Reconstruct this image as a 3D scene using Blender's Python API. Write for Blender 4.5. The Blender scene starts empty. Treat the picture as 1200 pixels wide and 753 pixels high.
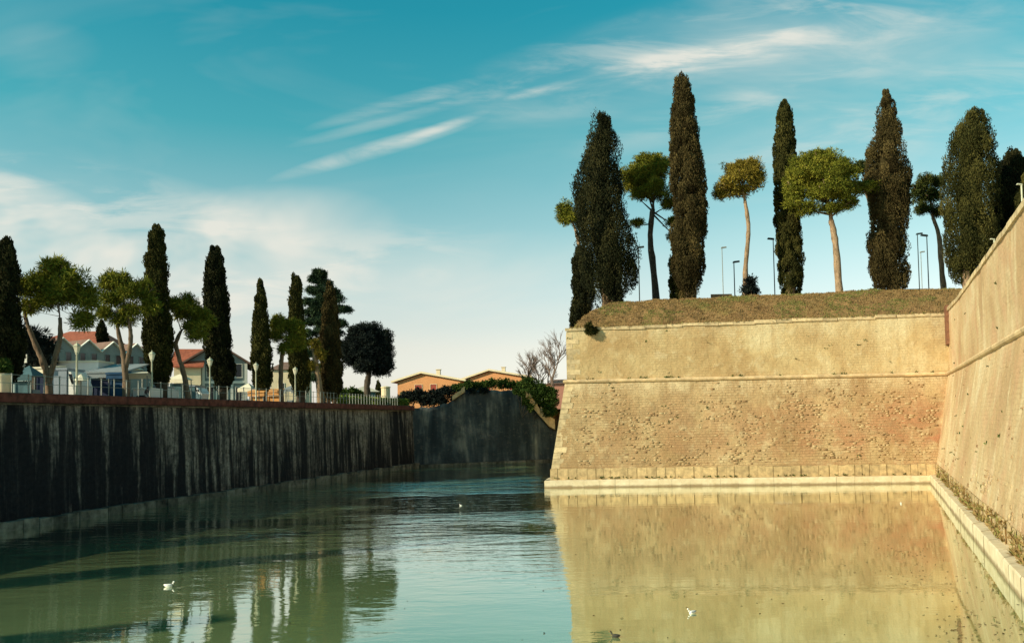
import bpy, bmesh, math, random
import numpy as np
from mathutils import Vector, Matrix

rng = np.random.default_rng(7)
random.seed(7)
SC = bpy.context.scene
COL = SC.collection

# ------------------------------------------------------------------ camera
F = 942.0; CX = 600.0; CY = 450.0; CAMZ = 5.0
PITCH = math.atan(42.5 / 942.0); ROLL = 0.0175
fv = Vector((0, math.cos(PITCH), math.sin(PITCH)))
u0 = Vector((0, -math.sin(PITCH), math.cos(PITCH)))
r0 = Vector((1, 0, 0))
rv = r0 * math.cos(ROLL) - u0 * math.sin(ROLL)
uv = u0 * math.cos(ROLL) + r0 * math.sin(ROLL)
cam_data = bpy.data.cameras.new("camera")
cam = bpy.data.objects.new("camera", cam_data); COL.objects.link(cam)
cam_data.sensor_width = 36; cam_data.lens = F / 1200 * 36
cam_data.shift_y = (CY - 376.5) / 1200
cam_data.clip_start = 0.1; cam_data.clip_end = 12000
M3 = Matrix((rv, uv, -fv)).transposed()
cam.matrix_world = Matrix.Translation((0, 0, CAMZ)) @ M3.to_4x4()
SC.camera = cam

# ------------------------------------------------------------------ light
SUN_EL = math.radians(25.0)
sh = Vector((-0.885, -0.466, 0)).normalized()
sdir = Vector((sh.x * math.cos(SUN_EL), sh.y * math.cos(SUN_EL), math.sin(SUN_EL)))
sd = bpy.data.lights.new("sun", 'SUN'); sd.energy = 5.0; sd.angle = math.radians(0.5)
sd.color = (1.0, 0.86, 0.62)
so = bpy.data.objects.new("sun", sd); COL.objects.link(so)
so.rotation_euler = sdir.to_track_quat('Z', 'Y').to_euler()
so.location = (0, 0, 80)

SC.view_settings.view_transform = 'Standard'
SC.view_settings.look = 'None'
SC.view_settings.exposure = 0.35
SC.view_settings.gamma = 1.0
SC.render.film_transparent = False

world = bpy.data.worlds.new("World"); SC.world = world; world.use_nodes = True
wt = world.node_tree; wt.nodes.clear()

def N(t, kind, **kw):
    n = t.nodes.new(kind)
    for k, v in kw.items():
        if k in n.bl_rna.properties: setattr(n, k, v)
        else: n.inputs[k].default_value = v
    return n
def mathn(t, op, a, b=None, c=None, clamp=False):
    n = t.nodes.new('ShaderNodeMath'); n.operation = op; n.use_clamp = clamp
    for i, v in enumerate((a, b, c)):
        if v is None: continue
        if isinstance(v, (int, float)): n.inputs[i].default_value = v
        else: t.links.new(v, n.inputs[i])
    return n.outputs[0]
def mixc(t, fac, a, b, blend='MIX'):
    n = t.nodes.new('ShaderNodeMix'); n.data_type = 'RGBA'; n.blend_type = blend
    for i, v in ((0, fac), (6, a), (7, b)):
        if isinstance(v, (int, float)): n.inputs[i].default_value = v
        elif isinstance(v, tuple): n.inputs[i].default_value = (*v[:3], 1)
        else: t.links.new(v, n.inputs[i])
    return n.outputs[2]
def ramp(t, fac, stops, interp='LINEAR'):
    n = t.nodes.new('ShaderNodeValToRGB'); cr = n.color_ramp; cr.interpolation = interp
    while len(cr.elements) < len(stops): cr.elements.new(0.5)
    for e, (p, c) in zip(cr.elements, stops):
        e.position = p
        if isinstance(c, (int, float)): c = (c, c, c)
        e.color = (*c[:3], 1)
    t.links.new(fac, n.inputs[0])
    return n.outputs[0]

tc = N(wt, 'ShaderNodeTexCoord')
sky = N(wt, 'ShaderNodeTexSky', sky_type='NISHITA', sun_disc=False)
sky.sun_elevation = SUN_EL
sky.sun_rotation = math.atan2(sh.x, sh.y)
sky.air_density = 1.2; sky.dust_density = 1.0; sky.ozone_density = 1.2; sky.altitude = 50
sep = N(wt, 'ShaderNodeSeparateXYZ'); wt.links.new(tc.outputs['Generated'], sep.inputs[0])
X, Y, Z = sep.outputs
# elevation-dependent tint: the picture's teal sky paling to cream at the horizon
tint = ramp(wt, mathn(wt, 'MAXIMUM', Z, 0.0), SKY_TINT := [
    (0.0, (1.10, 1.10, 1.24)), (0.09, (1.09, 1.02, 0.97)), (0.20, (0.72, 0.96, 0.88)),
    (0.34, (0.17, 0.80, 0.78)), (0.46, (0.06, 0.72, 0.77)), (0.6, (0.05, 0.68, 0.75)), (1.0, (0.06, 0.66, 0.74))])
hsv = N(wt, 'ShaderNodeHueSaturation', Saturation=0.55)
wt.links.new(sky.outputs[0], hsv.inputs['Color'])
base = mixc(wt, 1.0, hsv.outputs[0], tint, 'MULTIPLY')
# direction plane (azimuth, elevation) for the clouds
ay = mathn(wt, 'MAXIMUM', mathn(wt, 'ABSOLUTE', Y), 0.05)
azi = mathn(wt, 'DIVIDE', X, ay); ele = mathn(wt, 'DIVIDE', Z, ay)
cmb = N(wt, 'ShaderNodeCombineXYZ'); wt.links.new(azi, cmb.inputs[0]); wt.links.new(ele, cmb.inputs[1])
def cloudnoise(scale, rot, stretch, detail=6, rough=0.6, dist=0.6):
    m = N(wt, 'ShaderNodeMapping'); m.inputs['Rotation'].default_value = (0, 0, rot)
    m.inputs['Scale'].default_value = (scale, scale * stretch, scale)
    wt.links.new(cmb.outputs[0], m.inputs[0])
    n = N(wt, 'ShaderNodeTexNoise', Scale=1.0, Detail=detail, Roughness=rough, Distortion=dist)
    wt.links.new(m.outputs[0], n.inputs['Vector'])
    return n.outputs[0]
nz_fine = cloudnoise(5.0, -0.28, 5.0)
nz_soft = cloudnoise(2.4, -0.18, 3.0, 4)
total = None
def wisp(px, py, rx, ry, ang, amp, nz, lo=0.3, hi=0.7):
    """a soft patch of cloud centred on a direction; sizes in radians x 942"""
    global total
    a = (px - 600) / 942; e = (492.5 - 0.0175 * (px - 600) - py) / 942
    m = N(wt, 'ShaderNodeMapping', vector_type='TEXTURE')
    m.inputs['Location'].default_value = (a, e, 0); m.inputs['Rotation'].default_value = (0, 0, ang)
    m.inputs['Scale'].default_value = (rx / 942, ry / 942, 1)
    wt.links.new(cmb.outputs[0], m.inputs[0])
    g = N(wt, 'ShaderNodeTexGradient', gradient_type='SPHERICAL'); wt.links.new(m.outputs[0], g.inputs[0])
    k = mathn(wt, 'SMOOTH_MIN', g.outputs[1], 0.7, 0.3)
    nn = ramp(wt, nz, [(lo, 0.0), (hi, 1.0)], 'EASE')
    v = mathn(wt, 'MULTIPLY', mathn(wt, 'MULTIPLY', k, nn), amp)
    total = v if total is None else mathn(wt, 'ADD', total, v)
wisp(445, 170, 140, 12, 0.27, 0.75, nz_fine, .25, .65)
wisp(525, 143, 60, 7, 0.32, 0.55, nz_fine, .2, .6)
wisp(470, 115, 120, 11, 0.26, 0.45, nz_fine, .25, .65)
wisp(450, 138, 120, 9, 0.24, 0.35, nz_fine, .25, .65)
wisp(780, 70, 230, 20, 0.24, 0.60, nz_fine, .3, .7)
wisp(650, 98, 60, 8, 0.2, 0.5, nz_fine, .2, .6)
wisp(1020, 30, 320, 34, 0.12, 0.45, nz_fine, .3, .7)
wisp(930, 90, 480, 140, 0.2, 0.40, nz_soft, .1, .8)
wisp(850, 40, 420, 60, 0.22, 0.55, nz_fine, .42, .66)
wisp(1080, 130, 330, 60, 0.3, 0.45, nz_fine, .42, .66)
wisp(900, 110, 260, 30, 0.27, 0.4, nz_fine, .4, .66)
wisp(330, 330, 300, 60, .2, .6, nz_fine, .42, .62)
wisp(120, 235, 260, 50, -.2, .6, nz_fine, .42, .62)
wisp(45, 52, 75, 38, 0.0, 0.22, nz_soft, .2, .7)
wisp(10, 262, 170, 66, -0.30, 1.45, nz_soft, .28, .6)
wisp(230, 300, 250, 80, 0.15, 1.5, nz_soft, .32, .66)
wisp(420, 350, 420, 80, 0.05, 0.7, nz_soft, .25, .75)
wisp(1100, 200, 300, 60, 0.25, 0.45, nz_soft, .3, .8)
gen = mathn(wt, 'MULTIPLY', ramp(wt, nz_soft, [(0.5, 0.0), (0.8, 1.0)]), 0.12)
total = mathn(wt, 'ADD', total, gen)
cm = mathn(wt, 'MINIMUM', total, 0.9)
cm = mathn(wt, 'MULTIPLY', cm, ramp(wt, Z, [(0.0, 0.3), (0.1, 0.9), (1.0, 1.0)]))
cloud = mixc(wt, cm, base, (5.35, 5.1, 4.5))
bg = N(wt, 'ShaderNodeBackground', Strength=0.13); wt.links.new(cloud, bg.inputs[0])
wo = N(wt, 'ShaderNodeOutputWorld'); wt.links.new(bg.outputs[0], wo.inputs[0])

# ------------------------------------------------------------------ helpers
def ray(px, py):
    return fv + rv * ((px - CX) / F) + uv * ((CY - py) / F)
def at(px, py, Yd):
    d = ray(px, py); k = Yd / d.y
    return Vector((d.x * k, Yd, CAMZ + d.z * k))
def hor(px): return 492.5 - 0.0175 * (px - 600)

class MB:
    def __init__(s): s.v = []; s.f = []
    def add(s, vs, fs):
        o = len(s.v); s.v += [tuple(v) for v in vs]; s.f += [tuple(i + o for i in f) for f in fs]
    def box(s, c, size, ex=None, taper=1.0):
        c = Vector(c); ex = Vector(ex or (1, 0, 0)).normalized(); ez = Vector((0, 0, 1)); ey = ez.cross(ex)
        hx, hy, hz = size[0] / 2, size[1] / 2, size[2] / 2
        vs = []
        for dz in (-1, 1):
            k = 1 if dz < 0 else taper
            for dx, dy in ((-1, -1), (1, -1), (1, 1), (-1, 1)):
                vs.append(c + ex * dx * hx * k + ey * dy * hy * k + ez * dz * hz)
        s.add(vs, [(3, 2, 1, 0), (4, 5, 6, 7), (0, 1, 5, 4), (1, 2, 6, 5), (2, 3, 7, 6), (3, 0, 4, 7)])
    def tube(s, pts, rad, n=8, cap=True):
        pts = [Vector(p) for p in pts]
        if isinstance(rad, (int, float)): rad = [rad] * len(pts)
        vs = []; fs = []
        for i, p in enumerate(pts):
            d = (pts[min(i + 1, len(pts) - 1)] - pts[max(i - 1, 0)]).normalized()
            a = Vector((0, 0, 1)) if abs(d.z) < .8 else Vector((1, 0, 0))
            e1 = d.cross(a).normalized(); e2 = d.cross(e1)
            if i and e1.dot(pe) < 0: pass
            pe = e1
            for k in range(n):
                t = 2 * math.pi * k / n
                vs.append(p + (e1 * math.cos(t) + e2 * math.sin(t)) * rad[i])
        for i in range(len(pts) - 1):
            for k in range(n):
                a = i * n + k; b = i * n + (k + 1) % n
                fs.append((a, b, b + n, a + n))
        if cap:
            fs.append(tuple(range(n - 1, -1, -1))); fs.append(tuple(range(len(vs) - n, len(vs))))
        s.add(vs, fs)
    def lathe(s, c, prof, n=12):
        c = Vector(c); vs = []; fs = []
        for r, z in prof:
            for k in range(n):
                t = 2 * math.pi * k / n; vs.append(c + Vector((r * math.cos(t), r * math.sin(t), z)))
        for i in range(len(prof) - 1):
            for k in range(n):
                a = i * n + k; b = i * n + (k + 1) % n; fs.append((a, b, b + n, a + n))
        fs.append(tuple(range(n - 1, -1, -1))); fs.append(tuple(range(len(vs) - n, len(vs))))
        s.add(vs, fs)
    def prism(s, poly, vec):
        """closed polygon swept along vec"""
        n = len(poly); vec = Vector(vec); vs = [Vector(p) for p in poly] + [Vector(p) + vec for p in poly]
        fs = [tuple(range(n)), tuple(range(2 * n - 1, n - 1, -1))]
        for k in range(n):
            b = (k + 1) % n; fs.append((k, k + n, b + n, b))
        s.add(vs, fs)
    def mesh(s, name, origin=(0, 0, 0), smooth=False):
        m = bpy.data.meshes.new(name); o = Vector(origin)
        m.from_pydata([tuple(Vector(v) - o) for v in s.v], [], s.f)
        bm = bmesh.new(); bm.from_mesh(m); bmesh.ops.recalc_face_normals(bm, faces=bm.faces); bm.to_mesh(m); bm.free()
        if smooth: m.polygons.foreach_set('use_smooth', [True] * len(m.polygons))
        return m

def npmesh(name, V, Fq, tintv=None, smooth=False, mats=None):
    """V (n,3), Fq (m,4) or (m,3); tintv per vertex float"""
    m = bpy.data.meshes.new(name)
    n, k = Fq.shape
    m.vertices.add(len(V)); m.vertices.foreach_set('co', np.asarray(V, np.float32).ravel())
    m.loops.add(n * k); m.loops.foreach_set('vertex_index', np.asarray(Fq, np.int32).ravel())
    m.polygons.add(n); m.polygons.foreach_set('loop_start', np.arange(0, n * k, k, dtype=np.int32))
    if smooth: m.polygons.foreach_set('use_smooth', np.ones(n, bool))
    m.update(calc_edges=True); m.validate()
    if tintv is not None:
        at_ = m.attributes.new('tint', 'FLOAT', 'POINT'); at_.data.foreach_set('value', np.asarray(tintv, np.float32))
    return m

def tag(o, label=None, cat=None, group=None, kind=None):
    if label: o['label'] = label
    if cat: o['category'] = cat
    if group: o['group'] = group
    if kind: o['kind'] = kind
    return o
def thing(name, loc, label, cat, group=None):
    o = bpy.data.objects.new(name, None); COL.objects.link(o); o.location = loc; o.empty_display_size = .3
    return tag(o, label, cat, group)
def link(name, mesh, mat, parent=None, loc=(0, 0, 0), rz=0.0):
    o = bpy.data.objects.new(name, mesh); COL.objects.link(o)
    if mat is not None and not mesh.materials: mesh.materials.append(mat)
    o.location = loc; o.rotation_euler = (0, 0, rz)
    if parent is not None: o.parent = parent
    return o
def P(mb, name, mat, parent, smooth=False, origin=None):
    """mesh part given in world coordinates under a parent that is only translated"""
    po = Vector((0, 0, 0))
    q = parent
    while q is not None: po += Vector(q.location); q = q.parent
    org = Vector(origin) if origin is not None else po
    return link(name, mb.mesh(name, org, smooth), mat, parent, org - po)

# ------------------------------------------------------------------ materials
def newmat(name, rough=0.85, spec=0.25):
    m = bpy.data.materials.new(name); m.use_nodes = True; t = m.node_tree
    b = t.nodes['Principled BSDF']; b.inputs['Roughness'].default_value = rough
    b.inputs['Specular IOR Level'].default_value = spec
    return m, t, b
def noise(t, vec, scale, detail=5, rough=0.6, dist=0.0, sc3=None):
    if sc3 is not None:
        mp = N(t, 'ShaderNodeMapping'); mp.inputs['Scale'].default_value = sc3; t.links.new(vec, mp.inputs[0]); vec = mp.outputs[0]
    n = N(t, 'ShaderNodeTexNoise', Scale=scale, Detail=detail, Roughness=rough, Distortion=dist)
    t.links.new(vec, n.inputs['Vector']); return n.outputs[0]
def bump(t, b, h, strength=0.5, dist=0.03):
    n = N(t, 'ShaderNodeBump', Strength=strength, Distance=dist); t.links.new(h, n.inputs['Height'])
    t.links.new(n.outputs[0], b.inputs['Normal'])
def pos(t): return N(t, 'ShaderNodeNewGeometry').outputs['Position']
def plain(name, col, rough=0.8, var=0.25, scale=3.0, rnd=0.0, spec=0.2, metallic=0.0):
    m, t, b = newmat(name, rough, spec); p = pos(t)
    n = noise(t, p, scale, 6)
    dark = tuple(c * (1 - var) for c in col); lite = tuple(min(1, c * (1 + var)) for c in col)
    c = ramp(t, n, [(0.3, dark), (0.7, lite)])
    if rnd:
        oi = N(t, 'ShaderNodeObjectInfo')
        k = mathn(t, 'MULTIPLY_ADD', oi.outputs['Random'], 2 * rnd, 1 - rnd)
        cc = N(t, 'ShaderNodeCombineXYZ')
        for i in range(3): t.links.new(k, cc.inputs[i])
        c = mixc(t, 1.0, c, cc.outputs[0], 'MULTIPLY')
    t.links.new(c, b.inputs['Base Color']); b.inputs['Metallic'].default_value = metallic
    bump(t, b, noise(t, p, scale * 5, 6), 0.4, 0.01)
    return m

def wall_mat(name, upper, mode):
    m, t, b = newmat(name, 0.92, 0.12); p = pos(t)
    sp = N(t, 'ShaderNodeSeparateXYZ'); t.links.new(p, sp.inputs[0])
    x, y, z = sp.outputs
    big = noise(t, p, 0.22, 4, 0.55, 0.4); mid = noise(t, p, 1.1, 6, 0.62, 0.6); fine = noise(t, p, 6.0, 6, 0.7)
    streak = noise(t, p, 1.0, 6, 0.65, 0.3, (1.3, 1.3, 0.10))
    vor = N(t, 'ShaderNodeTexVoronoi', feature='F1', Scale=3.2); t.links.new(p, vor.inputs['Vector'])
    vor2 = N(t, 'ShaderNodeTexVoronoi', feature='DISTANCE_TO_EDGE', Scale=1.0)
    mp = N(t, 'ShaderNodeMapping'); mp.inputs['Scale'].default_value = (2.0, 2.0, 5.0); t.links.new(p, mp.inputs[0])
    t.links.new(mp.outputs[0], vor2.inputs['Vector'])
    joints = ramp(t, vor2.outputs[0], [(0.0, 1.0), (0.10, 0.0)])
    wob = noise(t, p, 1.5, 4, 0.6)
    along = mathn(t, 'SUBTRACT', x, mathn(t, 'MULTIPLY', y, 1.0 if mode == 'ramp' else 0.06))
    cv = N(t, 'ShaderNodeCombineXYZ'); t.links.new(mathn(t, 'ADD', along, mathn(t, 'MULTIPLY', wob, .12)), cv.inputs[0]); t.links.new(mathn(t, 'ADD', z, mathn(t, 'MULTIPLY', wob, .14)), cv.inputs[1])
    bk_ = N(t, 'ShaderNodeTexBrick', Scale=1.0); bk_.inputs['Brick Width'].default_value = .46; bk_.inputs['Row Height'].default_value = .19; bk_.inputs['Mortar Size'].default_value = .022; bk_.inputs['Mortar Smooth'].default_value = .4
    bk_.inputs['Color1'].default_value = (0, 0, 0, 1); bk_.inputs['Color2'].default_value = (1, 1, 1, 1); bk_.inputs['Mortar'].default_value = (.5, .5, .5, 1)
    t.links.new(cv.outputs[0], bk_.inputs['Vector'])
    bmask = ramp(t, noise(t, p, .45, 5, .65, .5), [(0.40, 0.15), (0.58, 1.0)])
    course = noise(t, p, 1.0, 5, 0.7, 0.1, (1.2, 1.2, 9.0))
    speck = noise(t, p, 1.0, 4, 0.8, 0.0, (5.0, 5.0, 9.0))
    if mode == 'upper':
        c = ramp(t, big, [(0.36, (0.42, 0.28, 0.13)), (0.5, (0.55, 0.41, 0.21)), (0.64, (0.66, 0.55, 0.33))])
        c = mixc(t, ramp(t, streak, [(0.48, 0.0), (0.72, 0.55)]), c, (0.42, 0.27, 0.12))
        c = mixc(t, ramp(t, mid, [(0.55, 0.0), (0.75, 0.6)]), c, (0.70, 0.60, 0.38))
        topb = ramp(t, mathn(t, 'MULTIPLY', z, 0.05), [(0.545, 0.0), (0.60, 1.0)])
        c = mixc(t, mathn(t, 'MULTIPLY', topb, ramp(t, mid, [(0.35, 0.0), (0.6, 0.7)])), c, (0.60, 0.50, 0.30))
        c = mixc(t, ramp(t, speck, [(0.62, 0.0), (0.72, 0.45)]), c, (0.34, 0.22, 0.10))
        jk = 0.08
    elif mode == 'lower':
        c = ramp(t, big, [(0.36, (0.35, 0.225, 0.105)), (0.5, (0.43, 0.29, 0.145)), (0.64, (0.53, 0.385, 0.20))])
        # reddish brick showing through towards the inner corner and the foot
        rx = ramp(t, mathn(t, 'MULTIPLY', x, 1 / 30.0), [(0.1, 0.15), (0.7, 0.55), (0.95, 1.0)])
        rz_ = ramp(t, mathn(t, 'MULTIPLY', z, 0.1), [(0.12, 0.6), (0.3, 1.0), (0.55, 0.7), (0.75, 0.1)])
        red = mathn(t, 'MULTIPLY', mathn(t, 'MULTIPLY', rx, rz_), ramp(t, noise(t, p, 0.35, 5, 0.6, 0.5), [(0.42, 0.0), (0.58, 1.0)]))
        c = mixc(t, red, c, (0.40, 0.18, 0.095))
        c = mixc(t, ramp(t, noise(t, p, .3, 6, .7, 1.2, (1, 1, 2.2)), [(.50, 0.0), (.66, .55)]), c, (0.30, 0.20, 0.105))
        c = mixc(t, ramp(t, mid, [(0.52, 0.0), (0.72, 0.75)]), c, (0.62, 0.50, 0.29))
        c = mixc(t, ramp(t, vor.outputs['Distance'], [(0.06, 0.55), (0.16, 0.0)]), c, (0.26, 0.17, 0.08))
        up = ramp(t, mathn(t, 'MULTIPLY', z, 0.1), [(0.66, 0.0), (0.76, 1.0)])
        c = mixc(t, mathn(t, 'MULTIPLY', up, ramp(t, streak, [(0.35, 0.0), (0.6, 0.9)])), c, (0.66, 0.53, 0.32))
        c = mixc(t, ramp(t, course, [(0.50, 0.0), (0.66, 0.5)]), c, (0.36, 0.23, 0.11))
        c = mixc(t, ramp(t, speck, [(0.60, 0.0), (0.70, 0.6)]), c, (0.24, 0.14, 0.07))
        jk = 0.14
    else:  # the long right-hand rampart, plastered, with slanting run-off stains
        c = ramp(t, big, [(0.36, (0.42, 0.28, 0.15)), (0.5, (0.53, 0.39, 0.22)), (0.64, (0.62, 0.50, 0.31))])
        c = mixc(t, ramp(t, streak, [(0.42, 0.0), (0.7, 0.75)]), c, (0.46, 0.30, 0.15))
        c = mixc(t, ramp(t, noise(t, p, 1.0, 6, 0.6, 0.2, (0.9, 0.9, 0.14)), [(0.55, 0.0), (0.7, 0.7)]), c, (0.70, 0.59, 0.37))
        c = mixc(t, ramp(t, vor.outputs['Distance'], [(0.03, 0.6), (0.09, 0.0)]), c, (0.28, 0.15, 0.08))
        c = mixc(t, ramp(t, noise(t, p, 0.5, 4), [(0.5, 0.0), (0.64, 0.45)]), c, (0.50, 0.28, 0.165))
        jk = 0.12
    bj = {'upper': .22, 'lower': .48, 'ramp': .14}[mode]
    c = mixc(t, mathn(t, 'MULTIPLY', mathn(t, 'MULTIPLY', bk_.outputs['Fac'], bmask), bj), c, (0.22, 0.14, 0.07))
    c = mixc(t, mathn(t, 'MULTIPLY', mathn(t, 'MULTIPLY', bk_.outputs['Color'], bmask), bj * .38), c, (0.36, 0.22, 0.11))
    c = mixc(t, mathn(t, 'MULTIPLY', joints, jk), c, (0.24, 0.15, 0.07))
    c = mixc(t, ramp(t, fine, [(0.35, 0.28), (0.55, 0.0)]), c, (0.24, 0.16, 0.08))
    t.links.new(c, b.inputs['Base Color'])
    h = mathn(t, 'ADD', mathn(t, 'MULTIPLY', fine, 0.6), mathn(t, 'MULTIPLY', mid, 1.4))
    h = mathn(t, 'SUBTRACT', h, mathn(t, 'MULTIPLY', joints, jk))
    h = mathn(t, 'SUBTRACT', h, mathn(t, 'MULTIPLY', mathn(t, 'MULTIPLY', bk_.outputs['Fac'], bmask), bj * .8))
    bump(t, b, h, 0.75, 0.06)
    return m
M_upper = wall_mat('weathered_plaster', 1, 'upper')
M_lower = wall_mat('rubble_masonry', 0, 'lower')
M_ramp = wall_mat('stained_render', 0, 'ramp')
M_stone = plain('pale_limestone', (0.50, 0.38, 0.215), 0.85, 0.32, 2.8, 0.2)
def ledge_mat():
    m, t, b = newmat('ledge_limestone', 0.85, 0.15); p = pos(t); sp = N(t, 'ShaderNodeSeparateXYZ'); t.links.new(p, sp.inputs[0])
    oi = N(t, 'ShaderNodeObjectInfo')
    c = ramp(t, noise(t, p, 1.6, 6, 0.65), [(0.3, (0.56, 0.44, 0.27)), (0.7, (0.76, 0.65, 0.46))])
    c = mixc(t, mathn(t, 'MULTIPLY', oi.outputs['Random'], .25), c, (0.50, 0.38, 0.22))
    tide = ramp(t, mathn(t, 'ADD', sp.outputs[2], mathn(t, 'MULTIPLY', noise(t, p, 1.2, 5, .7), .35)), [(0.22, 1.0), (0.36, 0.0)])
    c = mixc(t, mathn(t, 'MULTIPLY', tide, .8), c, (0.20, 0.13, 0.06))
    c = mixc(t, ramp(t, noise(t, p, 5, 6, .7), [(0.6, 0.0), (0.72, 0.5)]), c, (0.25, 0.18, 0.09))
    t.links.new(c, b.inputs['Base Color']); bump(t, b, noise(t, p, 6, 6, .7), .5, .02); return m
M_ledge = ledge_mat()
M_skirt = plain('skirting_stone', (0.46, 0.33, 0.17), 0.9, 0.35, 3.0, 0.16)
M_cord = plain('cordon_stone', (0.56, 0.40, 0.22), 0.9, 0.25, 2.0, 0.12)
M_brickpier = plain('shade_dark_brick', (0.17, 0.075, 0.04), 0.9, 0.3, 4.0)  # brick darkened so its colour stands for the shaded corner slot

def facing_mat():
    m, t, b = newmat('facing_stones', 0.92, 0.1); p = pos(t)
    a = N(t, 'ShaderNodeAttribute', attribute_name='tint')
    c = ramp(t, a.outputs['Fac'], [(0.0, (0.20, 0.12, 0.06)), (0.25, (0.34, 0.21, 0.105)), (0.7, (0.42, 0.29, 0.15)), (1.0, (0.50, 0.38, 0.21))])
    c = mixc(t, ramp(t, noise(t, p, 7, 5), [(0.35, 0.35), (0.6, 0.0)]), c, (0.25, 0.16, 0.08))
    t.links.new(c, b.inputs['Base Color']); bump(t, b, noise(t, p, 14, 5), 0.5, 0.02)
    return m
M_facing = facing_mat()

def darkwall_mat():
    m, t, b = newmat('algae_and_shade_wall', 0.9, 0.12); p = pos(t)
    sp = N(t, 'ShaderNodeSeparateXYZ'); t.links.new(p, sp.inputs[0]); x, y, z = sp.outputs
    st = noise(t, p, 1.0, 5, 0.6, 0.2, (1.0, 1.0, 0.06))
    st2 = noise(t, p, 1.0, 5, 0.65, 0.2, (2.6, 2.6, 0.16))
    patch = noise(t, p, 0.11, 3, 0.5)
    # how far the black (run-off plus shade in the colour) reaches changes along the wall; far stretch is paler
    g = ramp(t, mathn(t, 'MULTIPLY', z, 1 / 6.5), [(0.0, 0.0), (0.35, 0.18), (0.7, 0.5), (1.0, 1.0)])
    far = ramp(t, mathn(t, 'MULTIPLY', y, 0.01), [(0.36, 0.0), (0.44, 0.12), (0.62, 0.42), (0.82, 0.40), (0.92, 0.05)])
    s = mathn(t, 'ADD', mathn(t, 'MULTIPLY', st, 0.55), mathn(t, 'MULTIPLY', st2, 0.45))
    s = mathn(t, 'ADD', s, mathn(t, 'MULTIPLY', g, 0.12))
    s = mathn(t, 'ADD', s, mathn(t, 'MULTIPLY', far, 0.30))
    s = mathn(t, 'ADD', s, mathn(t, 'MULTIPLY', mathn(t, 'SUBTRACT', patch, 0.5), 0.25))
    k = ramp(t, s, [(0.61, 0.0), (0.725, 1.0)])
    k = mathn(t, 'MULTIPLY', k, ramp(t, noise(t, p, 1.0, 5, 0.7, 0.1, (4.2, 4.2, 0.22)), [(0.36, 0.05), (0.54, 1.0)]))
    fine = noise(t, p, 5, 6, 0.7)
    fs = noise(t, p, 1.0, 5, 0.7, 0.1, (3.0, 3.0, 0.12))
    k = mathn(t, 'MULTIPLY', k, ramp(t, noise(t, p, .9, 6, .7, .6), [(.34, .25), (.56, 1.0)]))
    k = mathn(t, 'MAXIMUM', k, ramp(t, fs, [(0.52, 0.0), (0.72, 0.10)]))
    pale = ramp(t, fine, [(0.32, (0.11, 0.095, 0.08)), (0.68, (0.42, 0.365, 0.30))])
    blk = ramp(t, fine, [(0.3, (0.007, 0.007, 0.009)), (0.7, (0.020, 0.019, 0.021))])  # algae black, set deeper so the colour also carries the wall's shade
    t.links.new(mixc(t, k, blk, pale), b.inputs['Base Color'])
    bump(t, b, mathn(t, 'ADD', fine, noise(t, p, 1.2, 4)), 0.6, 0.05)
    return m
M_dark = darkwall_mat()
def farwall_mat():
    m, t, b = newmat('shade_toned_wall', 0.9, 0.12); p = pos(t)
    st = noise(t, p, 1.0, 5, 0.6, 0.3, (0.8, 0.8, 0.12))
    c = ramp(t, st, [(0.35, (0.022, 0.030, 0.036)), (0.52, (0.065, 0.080, 0.085)), (0.68, (0.22, 0.22, 0.19))])  # dark bluish ramp puts the wall's shade into the stone colour
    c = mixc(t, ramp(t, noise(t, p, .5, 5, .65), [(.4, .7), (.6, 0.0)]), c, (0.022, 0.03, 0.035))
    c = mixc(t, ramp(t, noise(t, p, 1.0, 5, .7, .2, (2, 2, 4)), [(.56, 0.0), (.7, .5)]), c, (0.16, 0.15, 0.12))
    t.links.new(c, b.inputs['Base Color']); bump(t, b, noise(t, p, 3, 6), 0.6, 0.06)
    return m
M_far = farwall_mat()
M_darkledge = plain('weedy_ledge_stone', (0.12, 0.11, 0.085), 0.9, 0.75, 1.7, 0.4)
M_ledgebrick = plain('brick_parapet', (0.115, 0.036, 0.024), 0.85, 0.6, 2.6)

def leafmat(name, dark, mid_, lite):
    m, t, b = newmat(name, 0.85, 0.03); a = N(t, 'ShaderNodeAttribute', attribute_name='tint')
    c = ramp(t, a.outputs['Fac'], [(0.0, dark), (0.5, mid_), (1.0, lite)])
    t.links.new(c, b.inputs['Base Color'])
    return m
M_cyp_brown = leafmat('cypress_brown', (0.020, 0.015, 0.006), (0.052, 0.041, 0.016), (0.125, 0.092, 0.034))
M_cyp_green = leafmat('cypress_green', (0.014, 0.016, 0.005), (0.040, 0.040, 0.012), (0.10, 0.088, 0.024))
M_cyp_dark = leafmat('cypress_dark', (0.006, 0.008, 0.005), (0.019, 0.021, 0.009), (0.055, 0.050, 0.019))
M_pine = leafmat('pine_needles', (0.040, 0.050, 0.008), (0.130, 0.140, 0.018), (0.28, 0.25, 0.035))
M_pine_gold = leafmat('pine_needles_golden', (0.08, 0.065, 0.012), (0.20, 0.155, 0.025), (0.34, 0.26, 0.045))
M_pine_dark = leafmat('pine_needles_dark', (0.014, 0.022, 0.008), (0.045, 0.060, 0.016), (0.11, 0.115, 0.028))
M_cedar = leafmat('cedar_needles', (0.010, 0.022, 0.014), (0.028, 0.050, 0.026), (0.07, 0.095, 0.04))
M_oak = leafmat('evergreen_leaves', (0.006, 0.009, 0.010), (0.014, 0.020, 0.018), (0.035, 0.042, 0.030))
M_bush = leafmat('bush_leaves', (0.012, 0.028, 0.007), (0.035, 0.065, 0.014), (0.10, 0.13, 0.03))
M_hedge = leafmat('hedge_leaves', (0.05, 0.09, 0.012), (0.12, 0.17, 0.03), (0.22, 0.26, 0.06))
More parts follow.
